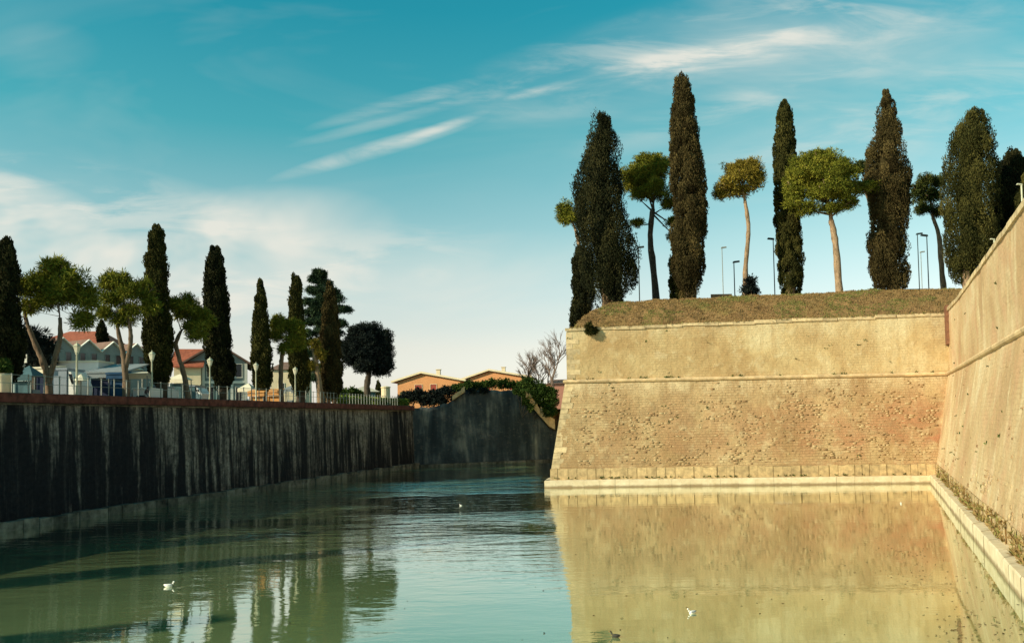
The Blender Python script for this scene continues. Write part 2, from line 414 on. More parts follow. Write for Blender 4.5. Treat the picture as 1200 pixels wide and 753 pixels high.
M_drygrass = leafmat('dry_grass', (0.15, 0.09, 0.035), (0.29, 0.19, 0.08), (0.15, 0.16, 0.045))
def barkmat_(name, col):
    m, t, b = newmat(name, 0.95, 0.05); p = pos(t)
    n1 = noise(t, p, 1.0, 6, 0.7, 0.5, (9, 9, 2.2)); n2 = noise(t, p, 0.8, 4)
    c = ramp(t, n1, [(0.34, tuple(k * .35 for k in col)), (0.5, col), (0.68, tuple(k * 1.35 for k in col))])
    c = mixc(t, ramp(t, n2, [(0.45, 0.0), (0.65, 0.5)]), c, tuple(k * .5 for k in col))
    t.links.new(c, b.inputs['Base Color']); bump(t, b, n1, 0.8, 0.05); return m
M_bark = barkmat_('pine_bark', (0.30, 0.205, 0.125))
M_barkleft = barkmat_('weathered_bark', (0.17, 0.12, 0.08))
M_barkdark = plain('dark_bark', (0.07, 0.055, 0.04), 0.95, 0.4, 3.0)
M_bare = plain('bare_twigs', (0.16, 0.11, 0.085), 0.95, 0.2, 3.0)

def grass_ground():
    m, t, b = newmat('dry_turf', 0.95, 0.05); p = pos(t)
    c = ramp(t, noise(t, p, 0.5, 7, 0.65), [(0.30, (0.12, 0.07, 0.03)), (0.48, (0.27, 0.16, 0.07)), (0.62, (0.20, 0.13, 0.05)), (0.75, (0.38, 0.26, 0.13))])
    gx = noise(t, p, 0.16, 4, 0.6)
    c = mixc(t, ramp(t, gx, [(0.54, 0.0), (0.66, 0.7)]), c, (0.13, 0.15, 0.035))
    t.links.new(c, b.inputs['Base Color']); bump(t, b, noise(t, p, 4, 6, 0.7), 0.9, 0.15)
    return m
M_turf = grass_ground()
M_gravel = plain('gravel_ground', (0.16, 0.14, 0.10), 0.95, 0.3, 1.0)
M_land = plain('park_ground', (0.10, 0.11, 0.05), 0.95, 0.3, 0.3)

def water_mat():
    m = bpy.data.materials.new('murky_green_water'); m.use_nodes = True; t = m.node_tree; t.nodes.clear()
    out = N(t, 'ShaderNodeOutputMaterial'); p = pos(t)
    dif = N(t, 'ShaderNodeBsdfDiffuse'); glo = N(t, 'ShaderNodeBsdfGlossy', Roughness=0.025)
    glo.inputs['Color'].default_value = (0.93, 0.95, 0.90, 1)
    c = ramp(t, noise(t, p, 0.08, 4, 0.6), [(0.35, (0.18, 0.265, 0.115)), (0.65, (0.26, 0.34, 0.145))])
    t.links.new(c, dif.inputs['Color'])
    sp = N(t, 'ShaderNodeSeparateXYZ'); t.links.new(p, sp.inputs[0])
    # a breeze-ruffled stretch out in the middle of the moat, calm towards the near end
    patch = ramp(t, noise(t, p, 1.0, 3, 0.5, 0.4, (0.05, 0.11, 1)), [(0.42, 0.10), (0.62, 1.0)])
    band = ramp(t, mathn(t, 'MULTIPLY', sp.outputs[1], 0.01), [(0.20, 0.10), (0.34, 0.45), (0.46, 1.2), (0.60, 2.8)])
    lee = ramp(t, mathn(t, 'MULTIPLY_ADD', sp.outputs[0], 0.05, 0.5), [(0.56, 1.0), (0.66, 0.07)])
    w1 = noise(t, p, 1.0, 3, 0.55, 0.3, (0.55, 1.3, 1)); w2 = noise(t, p, 1.0, 3, 0.6, 0.5, (2.2, 4.5, 1))
    h = mathn(t, 'ADD', w1, mathn(t, 'MULTIPLY', w2, 0.22))
    amp = mathn(t, 'MULTIPLY', mathn(t, 'MULTIPLY', mathn(t, 'ADD', patch, 0.12), band), lee)
    bp = N(t, 'ShaderNodeBump', Strength=1.0, Distance=0.075)
    t.links.new(mathn(t, 'MULTIPLY', h, mathn(t, 'ADD', amp, 0.03)), bp.inputs['Height'])
    t.links.new(bp.outputs[0], glo.inputs['Normal'])
    fr = N(t, 'ShaderNodeFresnel', IOR=1.45); t.links.new(bp.outputs[0], fr.inputs['Normal'])
    fac = mathn(t, 'MULTIPLY_ADD', fr.outputs[0], 1.35, 0.27, clamp=True)
    mx = N(t, 'ShaderNodeMixShader'); t.links.new(fac, mx.inputs[0])
    t.links.new(dif.outputs[0], mx.inputs[1]); t.links.new(glo.outputs[0], mx.inputs[2])
    t.links.new(mx.outputs[0], out.inputs[0])
    return m
M_water = water_mat()

# ------------------------------------------------------------------ setting: water, land
LZ = 6.35
def lwall(y): return -25.0 + 0.28 * (y - 39.6)          # left wall foot
LW0 = Vector((lwall(-45), -45, 0)); LW1 = Vector((-10.6, 91, 0))
FW1 = Vector((-10.6 + 60 * 0.87, 91 + 60 * 0.44, 0))
mb = MB(); mb.add([(-70, -70, 0), (90, -70, 0), (90, 140, 0), (-70, 140, 0)], [(0, 1, 2, 3)])
w = link('water', mb.mesh('water'), M_water); tag(w, kind='structure')
mb = MB()
mb.add([(-4000, -600, LZ), (LW0.x - .45, -600, LZ), (LW0.x - .45, -45, LZ), (LW1.x - .45, 91.4, LZ), (FW1.x, FW1.y + 2, LZ), (4000, FW1.y + 2, LZ), (4000, 6000, LZ), (-4000, 6000, LZ)], [(0, 1, 2, 3, 4, 5, 6, 7)])
g = link('ground', mb.mesh('ground'), M_land); tag(g, kind='structure')
mb = MB(); mb.add([(LW0.x - .5, -45, LZ + .006), (LW1.x - .5, 90, LZ + .006), (LW1.x - 12, 90, LZ + .006), (LW0.x - 12, -45, LZ + .006)], [(0, 1, 2, 3)])
g = link('promenade', mb.mesh('promenade'), M_gravel); tag(g, kind='structure')
mb = MB(); mb.add([(-300, -600, -1.5), (300, -600, -1.5), (300, 400, -1.5), (-300, 400, -1.5)], [(0, 1, 2, 3)])
g = link('moat_bed', mb.mesh('moat_bed'), M_land); tag(g, kind='structure')

# ------------------------------------------------------------------ bastion and rampart
L = Vector((2.25, 59.6, 0)); R = Vector((29.8, 57.8, 0))
dF = (R - L).normalized(); nF = Vector((dF.y, -dF.x, 0))                     # faces the camera
dK = Vector((0.15, 1, 0)).normalized(); nK = Vector((-dK.y, dK.x, 0))        # flank, running back
dR = Vector((-0.4119, -0.9112, 0)).normalized(); nR = Vector((dR.y, -dR.x, 0))
if nF.y > 0: nF = -nF
if nK.x > 0: nK = -nK
if nR.x > 0: nR = -nR
def isect(p, d, q, e):
    k = ((q - p).x * e.y - (q - p).y * e.x) / (d.x * e.y - d.y * e.x); return p + d * k
def inset(z):
    if z < 0.62: return 0.0
    if z < 1.35: return 0.42
    if z <= 7.9: return 0.50 + 0.165 * (z - 1.35)
    return 1.70
def cornL(i, z=0): v = isect(L - nF * i, dF, L - nK * i, dK); return Vector((v.x, v.y, z))
def cornR(i, z=0): v = isect(R - nF * i, dF, R - nR * i, dR); return Vector((v.x, v.y, z))
def fpt(u, z, i=None):
    i = inset(z) if i is None else i; return cornL(i, z).lerp(cornR(i, z), u)
RL = 62.0
def rpt(s, z, i=None):
    """point on the right rampart, s metres from the inner corner towards the camera"""
    i = inset(z) if i is None else i; v = cornR(i, z) + dR * s; v.z = z; return v
def kpt(s, z, i=None):
    i = inset(z) if i is None else i; v = cornL(i, z) + dK * s; v.z = z; return v
def ftop(u): return 11.72 + 0.5 * u + 0.03 * math.sin(u * 23) + 0.02 * math.sin(u * 61)
def rtop(s): return 12.22 + max(0, 1 - s / 9.0) * 0.25

from mathutils import noise as mn
def facegrid(name, pf, nrm, s0, s1, z0f, z1f, ds, dz, amp, mat, parent, kind=None):
    nu = max(2, int((s1 - s0) / ds)); nz = max(2, int(dz))
    V = []; org = Vector(parent.location)
    for j in range(nz + 1):
        for i in range(nu + 1):
            s = s0 + (s1 - s0) * i / nu; a = z0f(s); bz = z1f(s); z = a + (bz - a) * j / nz
            p = pf(s, z)
            e = 0 if (i in (0, nu) or j in (0, nz)) else 1
            d = amp * e * (mn.noise(p * 0.6) * 1.2 + mn.noise(p * 2.3) * 0.6 + mn.noise(p * 6.0) * 0.45)
            V.append(p + nrm * d - org)
    V = np.array([tuple(v) for v in V])
    idx = np.arange((nu + 1) * (nz + 1)).reshape(nz + 1, nu + 1)
    Fq = np.stack([idx[:-1, :-1], idx[:-1, 1:], idx[1:, 1:], idx[1:, :-1]], -1).reshape(-1, 4)
    me = npmesh(name, V, Fq)
    bm = bmesh.new(); bm.from_mesh(me)
    if bm.faces[:][0].normal.dot(nrm) < 0: bmesh.ops.reverse_faces(bm, faces=bm.faces[:])
    bm.to_mesh(me); bm.free()
    return link(name, me, mat, parent)

bast = thing('bastion', tuple(L), 'sunlit stone bastion with long straight face and grassy top beyond the moat', 'fortress bastion')
ramp_ = thing('rampart', tuple(R), 'tall sunlit rampart wall receding along the right edge with sloping stains', 'fortress wall')
LEN = (cornR(1) - cornL(1)).length
facegrid('lower_face', lambda s, z: fpt(s, z), nF, 0, 1, lambda s: 1.35, lambda s: 7.78, 1 / 300, 70, 0.035, M_lower, bast)
facegrid('upper_face', lambda s, z: fpt(s, z), nF, 0, 1, lambda s: 8.0, ftop, 1 / 300, 45, 0.025, M_upper, bast)
facegrid('flank_face', lambda s, z: kpt(s, z), nK, 0, 50, lambda s: 1.35, lambda s: 7.78, 1.0, 10, 0.03, M_lower, bast)
facegrid('flank_upper_face', lambda s, z: kpt(s, z), nK, 0, 50, lambda s: 8.0, lambda s: ftop(0), 1.0, 8, 0.03, M_upper, bast)
facegrid('lower_face', lambda s, z: rpt(s, z), nR, 0, RL, lambda s: 1.35, lambda s: 7.78, 0.22, 60, 0.045, M_ramp, ramp_)
facegrid('upper_face', lambda s, z: rpt(s, z), nR, 0, RL, lambda s: 8.0, rtop, 0.22, 40, 0.035, M_ramp, ramp_)

def blocks(name, pf, length, step, z0, z1, i_out, i_in, mat, parent, jit=0.012, gap=0.02, s0=0.0, unit=1.0, zf=None, bev=0.0):
    """a run of separate stones; each one gets its own object"""
    s = s0; k = 0
    while s < length - 0.15:
        w_ = step * random.uniform(0.78, 1.25); e = min(length, s + w_)
        if length - e < 0.4: e = length
        dz = random.uniform(-jit, jit); do = random.uniform(-jit, jit)
        a0, a1 = (s + gap / 2) / unit, (e - gap / 2) / unit
        zz0 = z0; zz1 = z1 + dz
        if zf: zz0 = zf((s + e) / 2 / unit) + z0; zz1 = zf((s + e) / 2 / unit) + z1 + dz
        b_ = bev
        pts = []
        prof = [(i_in, zz0), (i_out + do, zz0), (i_out + do, zz1 - b_), (i_out + do + b_, zz1), (i_in, zz1)] if b_ else [(i_in, zz0), (i_out + do, zz0), (i_out + do, zz1), (i_in, zz1)]
        q0 = [pf(a0, z, i) for i, z in prof]; q1 = [pf(a1, z, i) for i, z in prof]
        m_ = MB(); n = len(prof)
        m_.add(q0 + q1, [tuple(range(n)), tuple(range(2 * n - 1, n - 1, -1))] + [(c, c + n, (c + 1) % n + n, (c + 1) % n) for c in range(n)])
        P(m_, name, mat, parent, origin=q0[0]); s = e; k += 1
# ledge on the water line
FL = (cornR(0) - cornL(0)).length
blocks('ledge_block', lambda u, z, i: fpt(u, z, i), FL, 1.15, -0.7, 0.54, 0.0, 0.75, M_ledge, bast, unit=FL, bev=0.03, gap=.012)
blocks('ledge_block', lambda u, z, i: kpt(u, z, i), 3, 1.1, -0.7, 0.54, 0.0, 0.6, M_ledge, bast, bev=0.03, s0=0.6)
blocks('ledge_block', lambda s, z, i: rpt(s, z, i), RL, 1.1, -0.7, 0.60, 0.0, 0.75, M_ledge, ramp_, bev=0.04)
blocks('skirting_slab', lambda u, z, i: fpt(u, z, i), FL, 0.62, 0.52, 1.36, 0.42, 0.75, M_skirt, bast, jit=0.03, unit=FL, gap=0.03)
blocks('skirting_slab', lambda s, z, i: rpt(s, z, i), RL, 0.7, 0.58, 1.36, 0.44, 0.75, M_skirt, ramp_, jit=0.03, gap=0.022)
# second course under the ledge of the rampart (the darker footing at the water)
# cordon moulding
def cordon(pf, length, parent, unit=1.0):
    s = 0.0
    while s < length - 0.1:
        e = min(length, s + random.uniform(1.1, 1.6))
        if length - e < .5: e = length
        a0, a1 = (s + .008) / unit, (e - .008) / unit
        prof = [(1.75, 7.74), (1.50, 7.74), (1.42, 7.79), (1.38, 7.88), (1.42, 7.97), (1.52, 8.02), (1.75, 8.02)]
        q0 = [pf(a0, z, i) for i, z in prof]; q1 = [pf(a1, z, i) for i, z in prof]
        n = len(prof); m_ = MB()
        m_.add(q0 + q1, [tuple(range(n)), tuple(range(2 * n - 1, n - 1, -1))] + [(c, c + n, (c + 1) % n + n, (c + 1) % n) for c in range(n)])
        P(m_, 'cordon_stone', M_cord, parent, origin=q0[0]); s = e
cordon(lambda u, z, i: fpt(u, z, i), LEN, bast, LEN)
cordon(lambda s, z, i: rpt(s, z, i), RL, ramp_)
blocks('coping_stone', lambda u, z, i: fpt(u, z, i), LEN, 1.3, -0.02, 0.20, 1.60, 2.25, M_stone, bast, jit=0.03, unit=LEN, zf=ftop)
blocks('coping_stone', lambda s, z, i: rpt(s, z, i), RL, 1.3, -0.02, 0.22, 1.62, 2.3, M_stone, ramp_, jit=0.02, zf=rtop)
# corner quoins
z = 1.36; k = 0
while z < 11.4:
    h_ = random.uniform(.34, .46)
    if 7.5 < z < 8.05: z = 8.05
    if z + h_ > 7.74 and z < 7.74: h_ = 7.73 - z
    a = (0.95 if k % 2 else 0.55) + random.uniform(-.12, .12); b_ = 0.55 if k % 2 else 0.95
    m_ = MB(); ring = []
    for zz in (z + .012, z + h_ - .012):
        i = inset(zz) - 0.018 if zz < 7.9 else 1.70 - 0.018
        c = cornL(i, zz)
        ring.append([c, c + dF * a, c + dF * a - nF * .4, c + dK * b_ - nK * .4, c + dK * b_])
    m_.add(ring[0] + ring[1], [(0, 1, 2, 3, 4), (9, 8, 7, 6, 5)] + [(j, j + 5, (j + 1) % 5 + 5, (j + 1) % 5) for j in range(5)])
    P(m_, 'quoin', M_stone, bast, origin=ring[0][0]); z += h_; k += 1
# brick pier in the inner corner, coloured dark for its shade
m_ = MB(); pc = cornR(1.70, 10.0)
q0 = pc + nR * .02 + dR * .15; 
m_.prism([pc + nR * .16 - dF * .05, pc + nR * .16 + dR * 1.2, pc - nR * .5 + dR * 1.2, pc - nR * .5], (0, 0, 2.85))
P(m_, 'corner_pier', M_brickpier, ramp_)
# facing stones: thousands of small proud stones, joined as one part
def facing(pf, nrm, dirv, length, z0, z1, parent, dens, seed, unit):
    r = np.random.default_rng(seed); V = []; T = []; Q = []
    z = z0
    org = Vector(parent.location)
    while z < z1:
        h = r.uniform(.10, .19); s = r.uniform(0, .3)
        while s < length - .5:
            w_ = r.uniform(.16, .48)
            p0 = pf((s + w_ / 2) / unit, z)
            dn = dens(s / length, z) + 0.35 * mn.noise(p0 * 0.35) + 0.45 * mn.noise(Vector((p0.x * .6, p0.y * .6, p0.z * 2.6)))
            if r.random() < dn:
                pr = r.uniform(.0, .020); g_ = .018; o = len(V)
                for (ss, zz) in ((s + g_, z + g_), (s + w_ - g_, z + g_), (s + w_ - g_, z + h - g_), (s + g_, z + h - g_)):
                    q = pf((ss + r.uniform(-.02, .02)) / unit, zz + r.uniform(-.015, .015)); V.append(tuple(q - nrm * .05 - org))
                for kk in range(4):
                    b0 = Vector(V[o + kk]); cc = (Vector(V[o]) + Vector(V[o + 2])) / 2
                    V.append(tuple(b0 + (cc - b0) * .12 + nrm * (.05 + pr)))
                tv = r.random(); T += [tv] * 8
                Q += [(o + 4, o + 5, o + 6, o + 7)] + [(o + kk, o + (kk + 1) % 4, o + 4 + (kk + 1) % 4, o + 4 + kk) for kk in range(4)]
            s += w_
        z += h
    me = npmesh('facing_stones', np.array(V), np.array(Q), T)
    o = link('facing_stones', me, M_facing, parent); o['kind'] = 'stuff'; return o
facing(lambda u, z: fpt(u, z), nF, dF, LEN, 1.5, 7.6, bast, lambda u, z: (0.34 if 1.6 < z < 5.8 else 0.16) - (0.25 if u < .05 else 0) , 3, LEN)
facing(lambda s, z: rpt(s, z), nR, dR, RL, 1.45, 7.6, ramp_, lambda u, z: -0.15 + (0.25 if z < 2.6 else 0), 4, 1.0)

# grassy top of the bastion
def topz(x, y):
    p = Vector((x, y, 0))
    df = -(p - (L - nF * 2.2)).dot(nF); dk = -(p - (L - nK * 2.0)).dot(nK)
    a = max(0, min(1, df / 5.2)); b_ = max(0, min(1, dk / 3.6))
    s = lambda t: math.sin(t * math.pi / 2) ** 0.9
    u = max(0, min(1, (p - L).dot(dF) / LEN))
    h = ftop(u) + 0.02 + 2.75 * min(s(a), s(b_)) ** 1.0 * (0.93 + 0.07 * min(1, u * 3))
    bump_ = 0.16 * mn.noise(Vector((x * .7, y * .9, 0))) + 0.12 * mn.noise(Vector((x * 1.9, y * 2.2, 3))) + 0.05 * mn.noise(Vector((x * 5, y * 5, 7)))
    return h + bump_ * min(1, df + .2, dk + .2) if min(df, dk) > 0 else h
us = list(np.concatenate([np.linspace(0, 34, 230), np.linspace(36, 150, 20)]))
vs_ = list(np.concatenate([np.linspace(0, 8, 60), np.linspace(9, 46, 24)]))
V = []; 
for v in vs_:
    for u in us:
        o_ = cornL(2.0) + dF * u + dK * v
        V.append((o_.x, o_.y, topz(o_.x, o_.y)))
V = np.array(V); idx = np.arange(len(V)).reshape(len(vs_), len(us))
Fq = np.stack([idx[:-1, :-1], idx[:-1, 1:], idx[1:, 1:], idx[1:, :-1]], -1).reshape(-1, 4)
hill = link('grassy_terrace', npmesh('grassy_terrace', V, Fq, smooth=True), M_turf); tag(hill, kind='structure')
mb = MB()
a = rpt(-4, 12.0, 2.25); b_ = rpt(RL, 12.0, 2.25)
mb.add([a, b_, b_ + Vector((160, 0, 0)), a + Vector((160, 0, 0))], [(0, 1, 2, 3)])
g = link('terrace_ground', mb.mesh('terrace_ground'), M_turf); tag(g, kind='structure')

# leaf-card builder
def rhombi(c, d, ln, wd, tint, r):
    """c (n,3) base points, d (n,3) unit directions -> quads"""
    n = len(c); a = r.normal(size=(n, 3)); s = np.cross(d, a); s /= np.linalg.norm(s, axis=1)[:, None] + 1e-9
    ln = np.broadcast_to(ln, n)[:, None]; wd = np.broadcast_to(wd, n)[:, None]
    V = np.empty((n, 4, 3)); V[:, 0] = c; V[:, 1] = c + d * ln * .45 + s * wd * .5; V[:, 2] = c + d * ln; V[:, 3] = c + d * ln * .45 - s * wd * .5
    return V.reshape(-1, 3), np.arange(n * 4).reshape(n, 4), np.repeat(tint, 4)
def unit(v): return v / (np.linalg.norm(v, axis=-1, keepdims=True) + 1e-9)

# grass tufts on the terrace slope
def tufts(n, seed):
    r = np.random.default_rng(seed); C = []; T = []
    for _ in range(n):
        u = r.uniform(0, 30.5); v = r.uniform(0.0, 7.5); o_ = cornL(2.0) + dF * u + dK * v
        C.append((o_.x, o_.y, topz(o_.x, o_.y) - .02)); gz = mn.noise(Vector((o_.x * .3, o_.y * .5, 9)))
        T.append(np.clip((0.95 if gz > .12 else .35) + r.normal() * .12, 0, 1))
    C = np.repeat(np.array(C), 5, 0); T = np.repeat(np.array(T), 5)
    C[:, :2] += r.normal(size=(len(C), 2)) * .06
    d = unit(np.array([0, 0, 1.0]) + r.normal(size=C.shape) * .55); d[:, 2] = abs(d[:, 2])
    return rhombi(C, d, r.uniform(.06, .17, len(C)), .04, T, r)
V, Q, T = tufts(15000, 5)
o = link('dry_grass', npmesh('dry_grass', V, Q, T), M_drygrass); tag(o, 'short dry winter grass covering the slope on top of the bastion', 'grass', kind='stuff')
# weeds along the ledges
def weeds(name, pts, label, mat, seed, h=.28, per=9):
    r = np.random.default_rng(seed); C = np.repeat(np.array([tuple(p) for p in pts]), per, 0)
    C[:, :2] += r.normal(size=(len(C), 2)) * .05
    d = unit(np.array([0, 0, 1.0]) + r.normal(size=C.shape) * .6); d[:, 2] = abs(d[:, 2])
    V, Q, T = rhombi(C, d, r.uniform(.3, 1, len(C)) * h, .06, r.random(len(C)), r)
    o = link(name, npmesh(name, V, Q, T), mat); tag(o, label, 'weeds', kind='stuff'); return o
pts = [rpt(s, .60 + random.random() ** 2 * .7, .40) for s in np.concatenate([rng.uniform(2, 50, 520)]) if mn.noise(Vector((s * .5, 0, 2))) > -.12]
weeds('ledge_weeds', pts, 'green and brown weeds growing along the foot of the right rampart', M_drygrass, 8)
pts = [fpt(u, .62, .38) for u in rng.uniform(0, 1, 60)]
weeds('ledge_weeds', pts, 'sparse weeds along the foot of the bastion face', M_bush, 9, .22, 7)

fpl = [fpt(rng.uniform(0, 1), z_, inset(z_) + .02) for z_ in rng.uniform(1.6, 11.6, 34)] + [fpt(u_, 7.98 + rng.uniform(0, .04), 1.5) for u_ in rng.uniform(0, 1, 22)]
weeds('wall_weeds', fpl, 'small weeds rooted in cracks and along the cordon of the bastion face', M_bush, 19, .26, 9)
cpl = [fpt(u_, ftop(u_) + .12, 1.72) for u_ in rng.uniform(0, 1, 150)]
weeds('coping_grass', cpl, 'dry grass tufts hanging over the coping of the bastion', M_drygrass, 20, .34, 8)
rpl = [rpt(s_, z_, inset(z_) + .02) for s_, z_ in zip(rng.uniform(3, 42, 30), rng.uniform(1.6, 11.6, 30))]
weeds('wall_weeds', rpl, 'small weeds rooted in cracks of the right rampart wall', M_bush, 21, .2, 8)
# leaves and bits of weed drifting on the water near the rampart foot
r_ = np.random.default_rng(23); C_ = []
for (cx_, cy_, n_, sp_) in [(11.2, 19.5, 60, .5), (10.0, 18.2, 40, .4), (12.3, 24.0, 50, .8), (14.0, 28.5, 50, .9), (5.0, 22.0, 30, 2.5), (8.0, 35.0, 60, 5), (-3.0, 25.0, 40, 5)]:
    C_.append(np.stack([cx_ + r_.normal(size=n_) * sp_, cy_ + r_.normal(size=n_) * sp_ * 1.5, np.full(n_, .012)], 1))
C_ = np.concatenate(C_); C_ = C_[C_[:, 0] < 29.8 - .452 * (57.8 - C_[:, 1]) - .15]
a_ = r_.uniform(0, 6.28, len(C_)); u1 = np.stack([np.cos(a_), np.sin(a_), np.zeros(len(C_))], 1); u2 = np.stack([-np.sin(a_), np.cos(a_), np.zeros(len(C_))], 1)
ll = r_.uniform(.02, .06, (len(C_), 1)); V_ = np.stack([C_ - u1 * ll, C_ - u2 * ll * .5, C_ + u1 * ll, C_ + u2 * ll * .5 + [0, 0, .008]], 1).reshape(-1, 3)
o = link('floating_leaves', npmesh('floating_leaves', V_, np.arange(len(V_)).reshape(-1, 4), np.repeat(r_.random(len(C_)), 4)), M_cyp_brown)
tag(o, 'scattered dead leaves drifting on the moat near the rampart foot', 'leaves', kind='stuff')

# ------------------------------------------------------------------ left quay wall
lw = thing('quay_wall', tuple(Vector((lwall(39.6), 39.6, 0))), 'shaded moat wall on the left streaked black with a red brick top', 'wall')
dL = (LW1 - LW0).normalized(); nL = Vector((dL.y, -dL.x, 0)); 
if nL.x < 0: nL = -nL
LLEN = (LW1 - LW0).length
def lpt(s, z, i=None):
    if i is None: i = 0.45 + 0.03 * z
    v = LW0 + dL * s - nL * i; return Vector((v.x, v.y, z))
facegrid('wall_face', lambda s, z: lpt(s, z), nL, 0, LLEN, lambda s: 0.2, lambda s: 6.36, 0.35, 40, 0.05, M_dark, lw)
def lblocks(name, step, z0, z1, i0, i1, mat, s0, jit=.03):
    blocks(name, lambda s, z, i: lpt(s, z, i), LLEN, step, z0, z1, i0, i1, mat, lw, jit=jit, gap=.03, s0=s0)
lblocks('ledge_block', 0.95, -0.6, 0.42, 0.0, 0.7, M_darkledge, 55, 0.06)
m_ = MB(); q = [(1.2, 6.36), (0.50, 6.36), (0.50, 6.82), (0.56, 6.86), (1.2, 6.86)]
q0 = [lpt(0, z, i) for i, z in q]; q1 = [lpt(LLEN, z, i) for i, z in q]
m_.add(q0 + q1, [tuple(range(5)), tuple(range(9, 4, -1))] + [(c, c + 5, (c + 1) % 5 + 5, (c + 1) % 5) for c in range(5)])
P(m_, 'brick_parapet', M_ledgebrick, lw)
s = 60.0
while s < LLEN - 1:                                   # thin drip course under the bricks
    e = min(LLEN, s + random.uniform(1.2, 2.0)); m_ = MB(); q = [(.9, 6.24), (.56, 6.24), (.56, 6.33), (.9, 6.33)]
    q0 = [lpt(s, z, i) for i, z in q]; q1 = [lpt(e - .03, z, i) for i, z in q]
    m_.add(q0 + q1, [(0, 1, 2, 3), (7, 6, 5, 4)] + [(c, c + 4, (c + 1) % 4 + 4, (c + 1) % 4) for c in range(4)])
    P(m_, 'drip_stone', M_darkledge, lw, origin=q0[0]); s = e

# far wall closing the moat
dW = (FW1 - LW1).normalized(); nW = Vector((dW.y, -dW.x, 0))
fw = thing('end_wall', tuple(LW1), 'dark shaded wall closing the far end of the moat with a raised middle', 'wall')
def wpt(px_, z, off=0.0):
    """point of the far wall plane seen at picture column px_"""
    d = ray(px_, 480); k = isect(Vector((0, 0, 0)), Vector((d.x, d.y, 0)), LW1 - nW * off, dW); return Vector((k.x, k.y, z))
def wz(px_, py): # height of the wall plane at that pixel
    p = wpt(px_, 0); d = ray(px_, py); return CAMZ + d.z * p.y / d.y
outl = [(470, 480), (487, 478), (512, 476), (530, 470), (547, 458), (576, 456.5), (606, 457), (617, 468), (630, 484), (644, 501), (652, 507)]
V = []; Q = []
cols = []
for (a, b_) in zip(outl[:-1], outl[1:]):
    n = max(1, int((b_[0] - a[0]) / 4))
    for k in range(n): cols.append((a[0] + (b_[0] - a[0]) * k / n, a[1] + (b_[1] - a[1]) * k / n))
cols.append(outl[-1]); cols += [(664, 479), (680, 477.5), (740, 476), (900, 473)]
nzs = 14
for px_, py_ in cols:
    zt = wz(px_, py_) + (.22 * mn.noise(Vector((px_ * .13, 0, 0))) + .12 * mn.noise(Vector((px_ * .5, 3, 0))) if px_ < 700 else 0)
    for j in range(nzs + 1):
        z = .1 + (zt - .1) * j / nzs; p = wpt(px_, z); p = p - nW * (0.05 * z) + nW * .05 * mn.noise(p * 1.5); V.append(tuple(p - Vector(fw.location)))
    for j in (0,):
        p = wpt(px_, zt, 1.6); V.append(tuple(p - Vector(fw.location)))
n1 = nzs + 2
for i in range(len(cols) - 1):
    for j in range(nzs + 1): Q.append((i * n1 + j, (i + 1) * n1 + j, (i + 1) * n1 + j + 1, i * n1 + j + 1))
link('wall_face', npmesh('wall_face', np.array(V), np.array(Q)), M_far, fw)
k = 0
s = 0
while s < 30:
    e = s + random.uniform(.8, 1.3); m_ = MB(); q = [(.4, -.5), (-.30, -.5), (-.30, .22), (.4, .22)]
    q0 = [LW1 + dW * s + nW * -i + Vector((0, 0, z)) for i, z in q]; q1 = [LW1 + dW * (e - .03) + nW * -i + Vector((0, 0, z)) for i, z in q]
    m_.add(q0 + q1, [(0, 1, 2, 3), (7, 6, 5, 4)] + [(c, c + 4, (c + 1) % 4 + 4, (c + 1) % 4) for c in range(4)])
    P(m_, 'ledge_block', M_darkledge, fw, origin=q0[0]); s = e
mb = MB()
mb.add([wpt(590, 2.5, .4), wpt(700, 2.5, .4), wpt(700, 6.37, 2.6), wpt(590, 6.37, 2.6)], [(0, 1, 2, 3)])
g = link('embankment', mb.mesh('embankment'), M_turf); tag(g, kind='structure')
# rubble rows added and shaped as the sunlit strips on either shoulder of it
def raking(pts, wid, label):
    t = thing('sunlit_strip', tuple(wpt(pts[0][0], wz(*pts[0]))), label, 'coping')
    for (a, b_) in zip(pts[:-1], pts[1:]):
        n = max(1, int(math.hypot(b_[0] - a[0], b_[1] - a[1]) / 4.5))
        for k in range(n):
            p = [(a[0] + (b_[0] - a[0]) * (k + q) / n, a[1] + (b_[1] - a[1]) * (k + q) / n) for q in (0, 1)]
            A = wpt(p[0][0], wz(*p[0]), -0.55); B = wpt(p[1][0], wz(*p[1]), -0.55)
            up = Vector((random.uniform(-.05, .05), 0, wid * random.uniform(.85, 1.15)))
            m_ = MB(); m_.prism([A, B, B + up, A + up], -nW * 1.4 + Vector((.6, 0, 0)))
            P(m_, 'coping_stone', M_stone, t, origin=A)
raking([(530, 469), (545, 459)], .55, 'short row of stones added as sunlit strip at left shoulder of dark end wall')
raking([(617, 468), (630, 484), (643, 499), (650, 503)], 1.1, 'rubble added as sunlit strip running down beside the bastion corner under ivy')

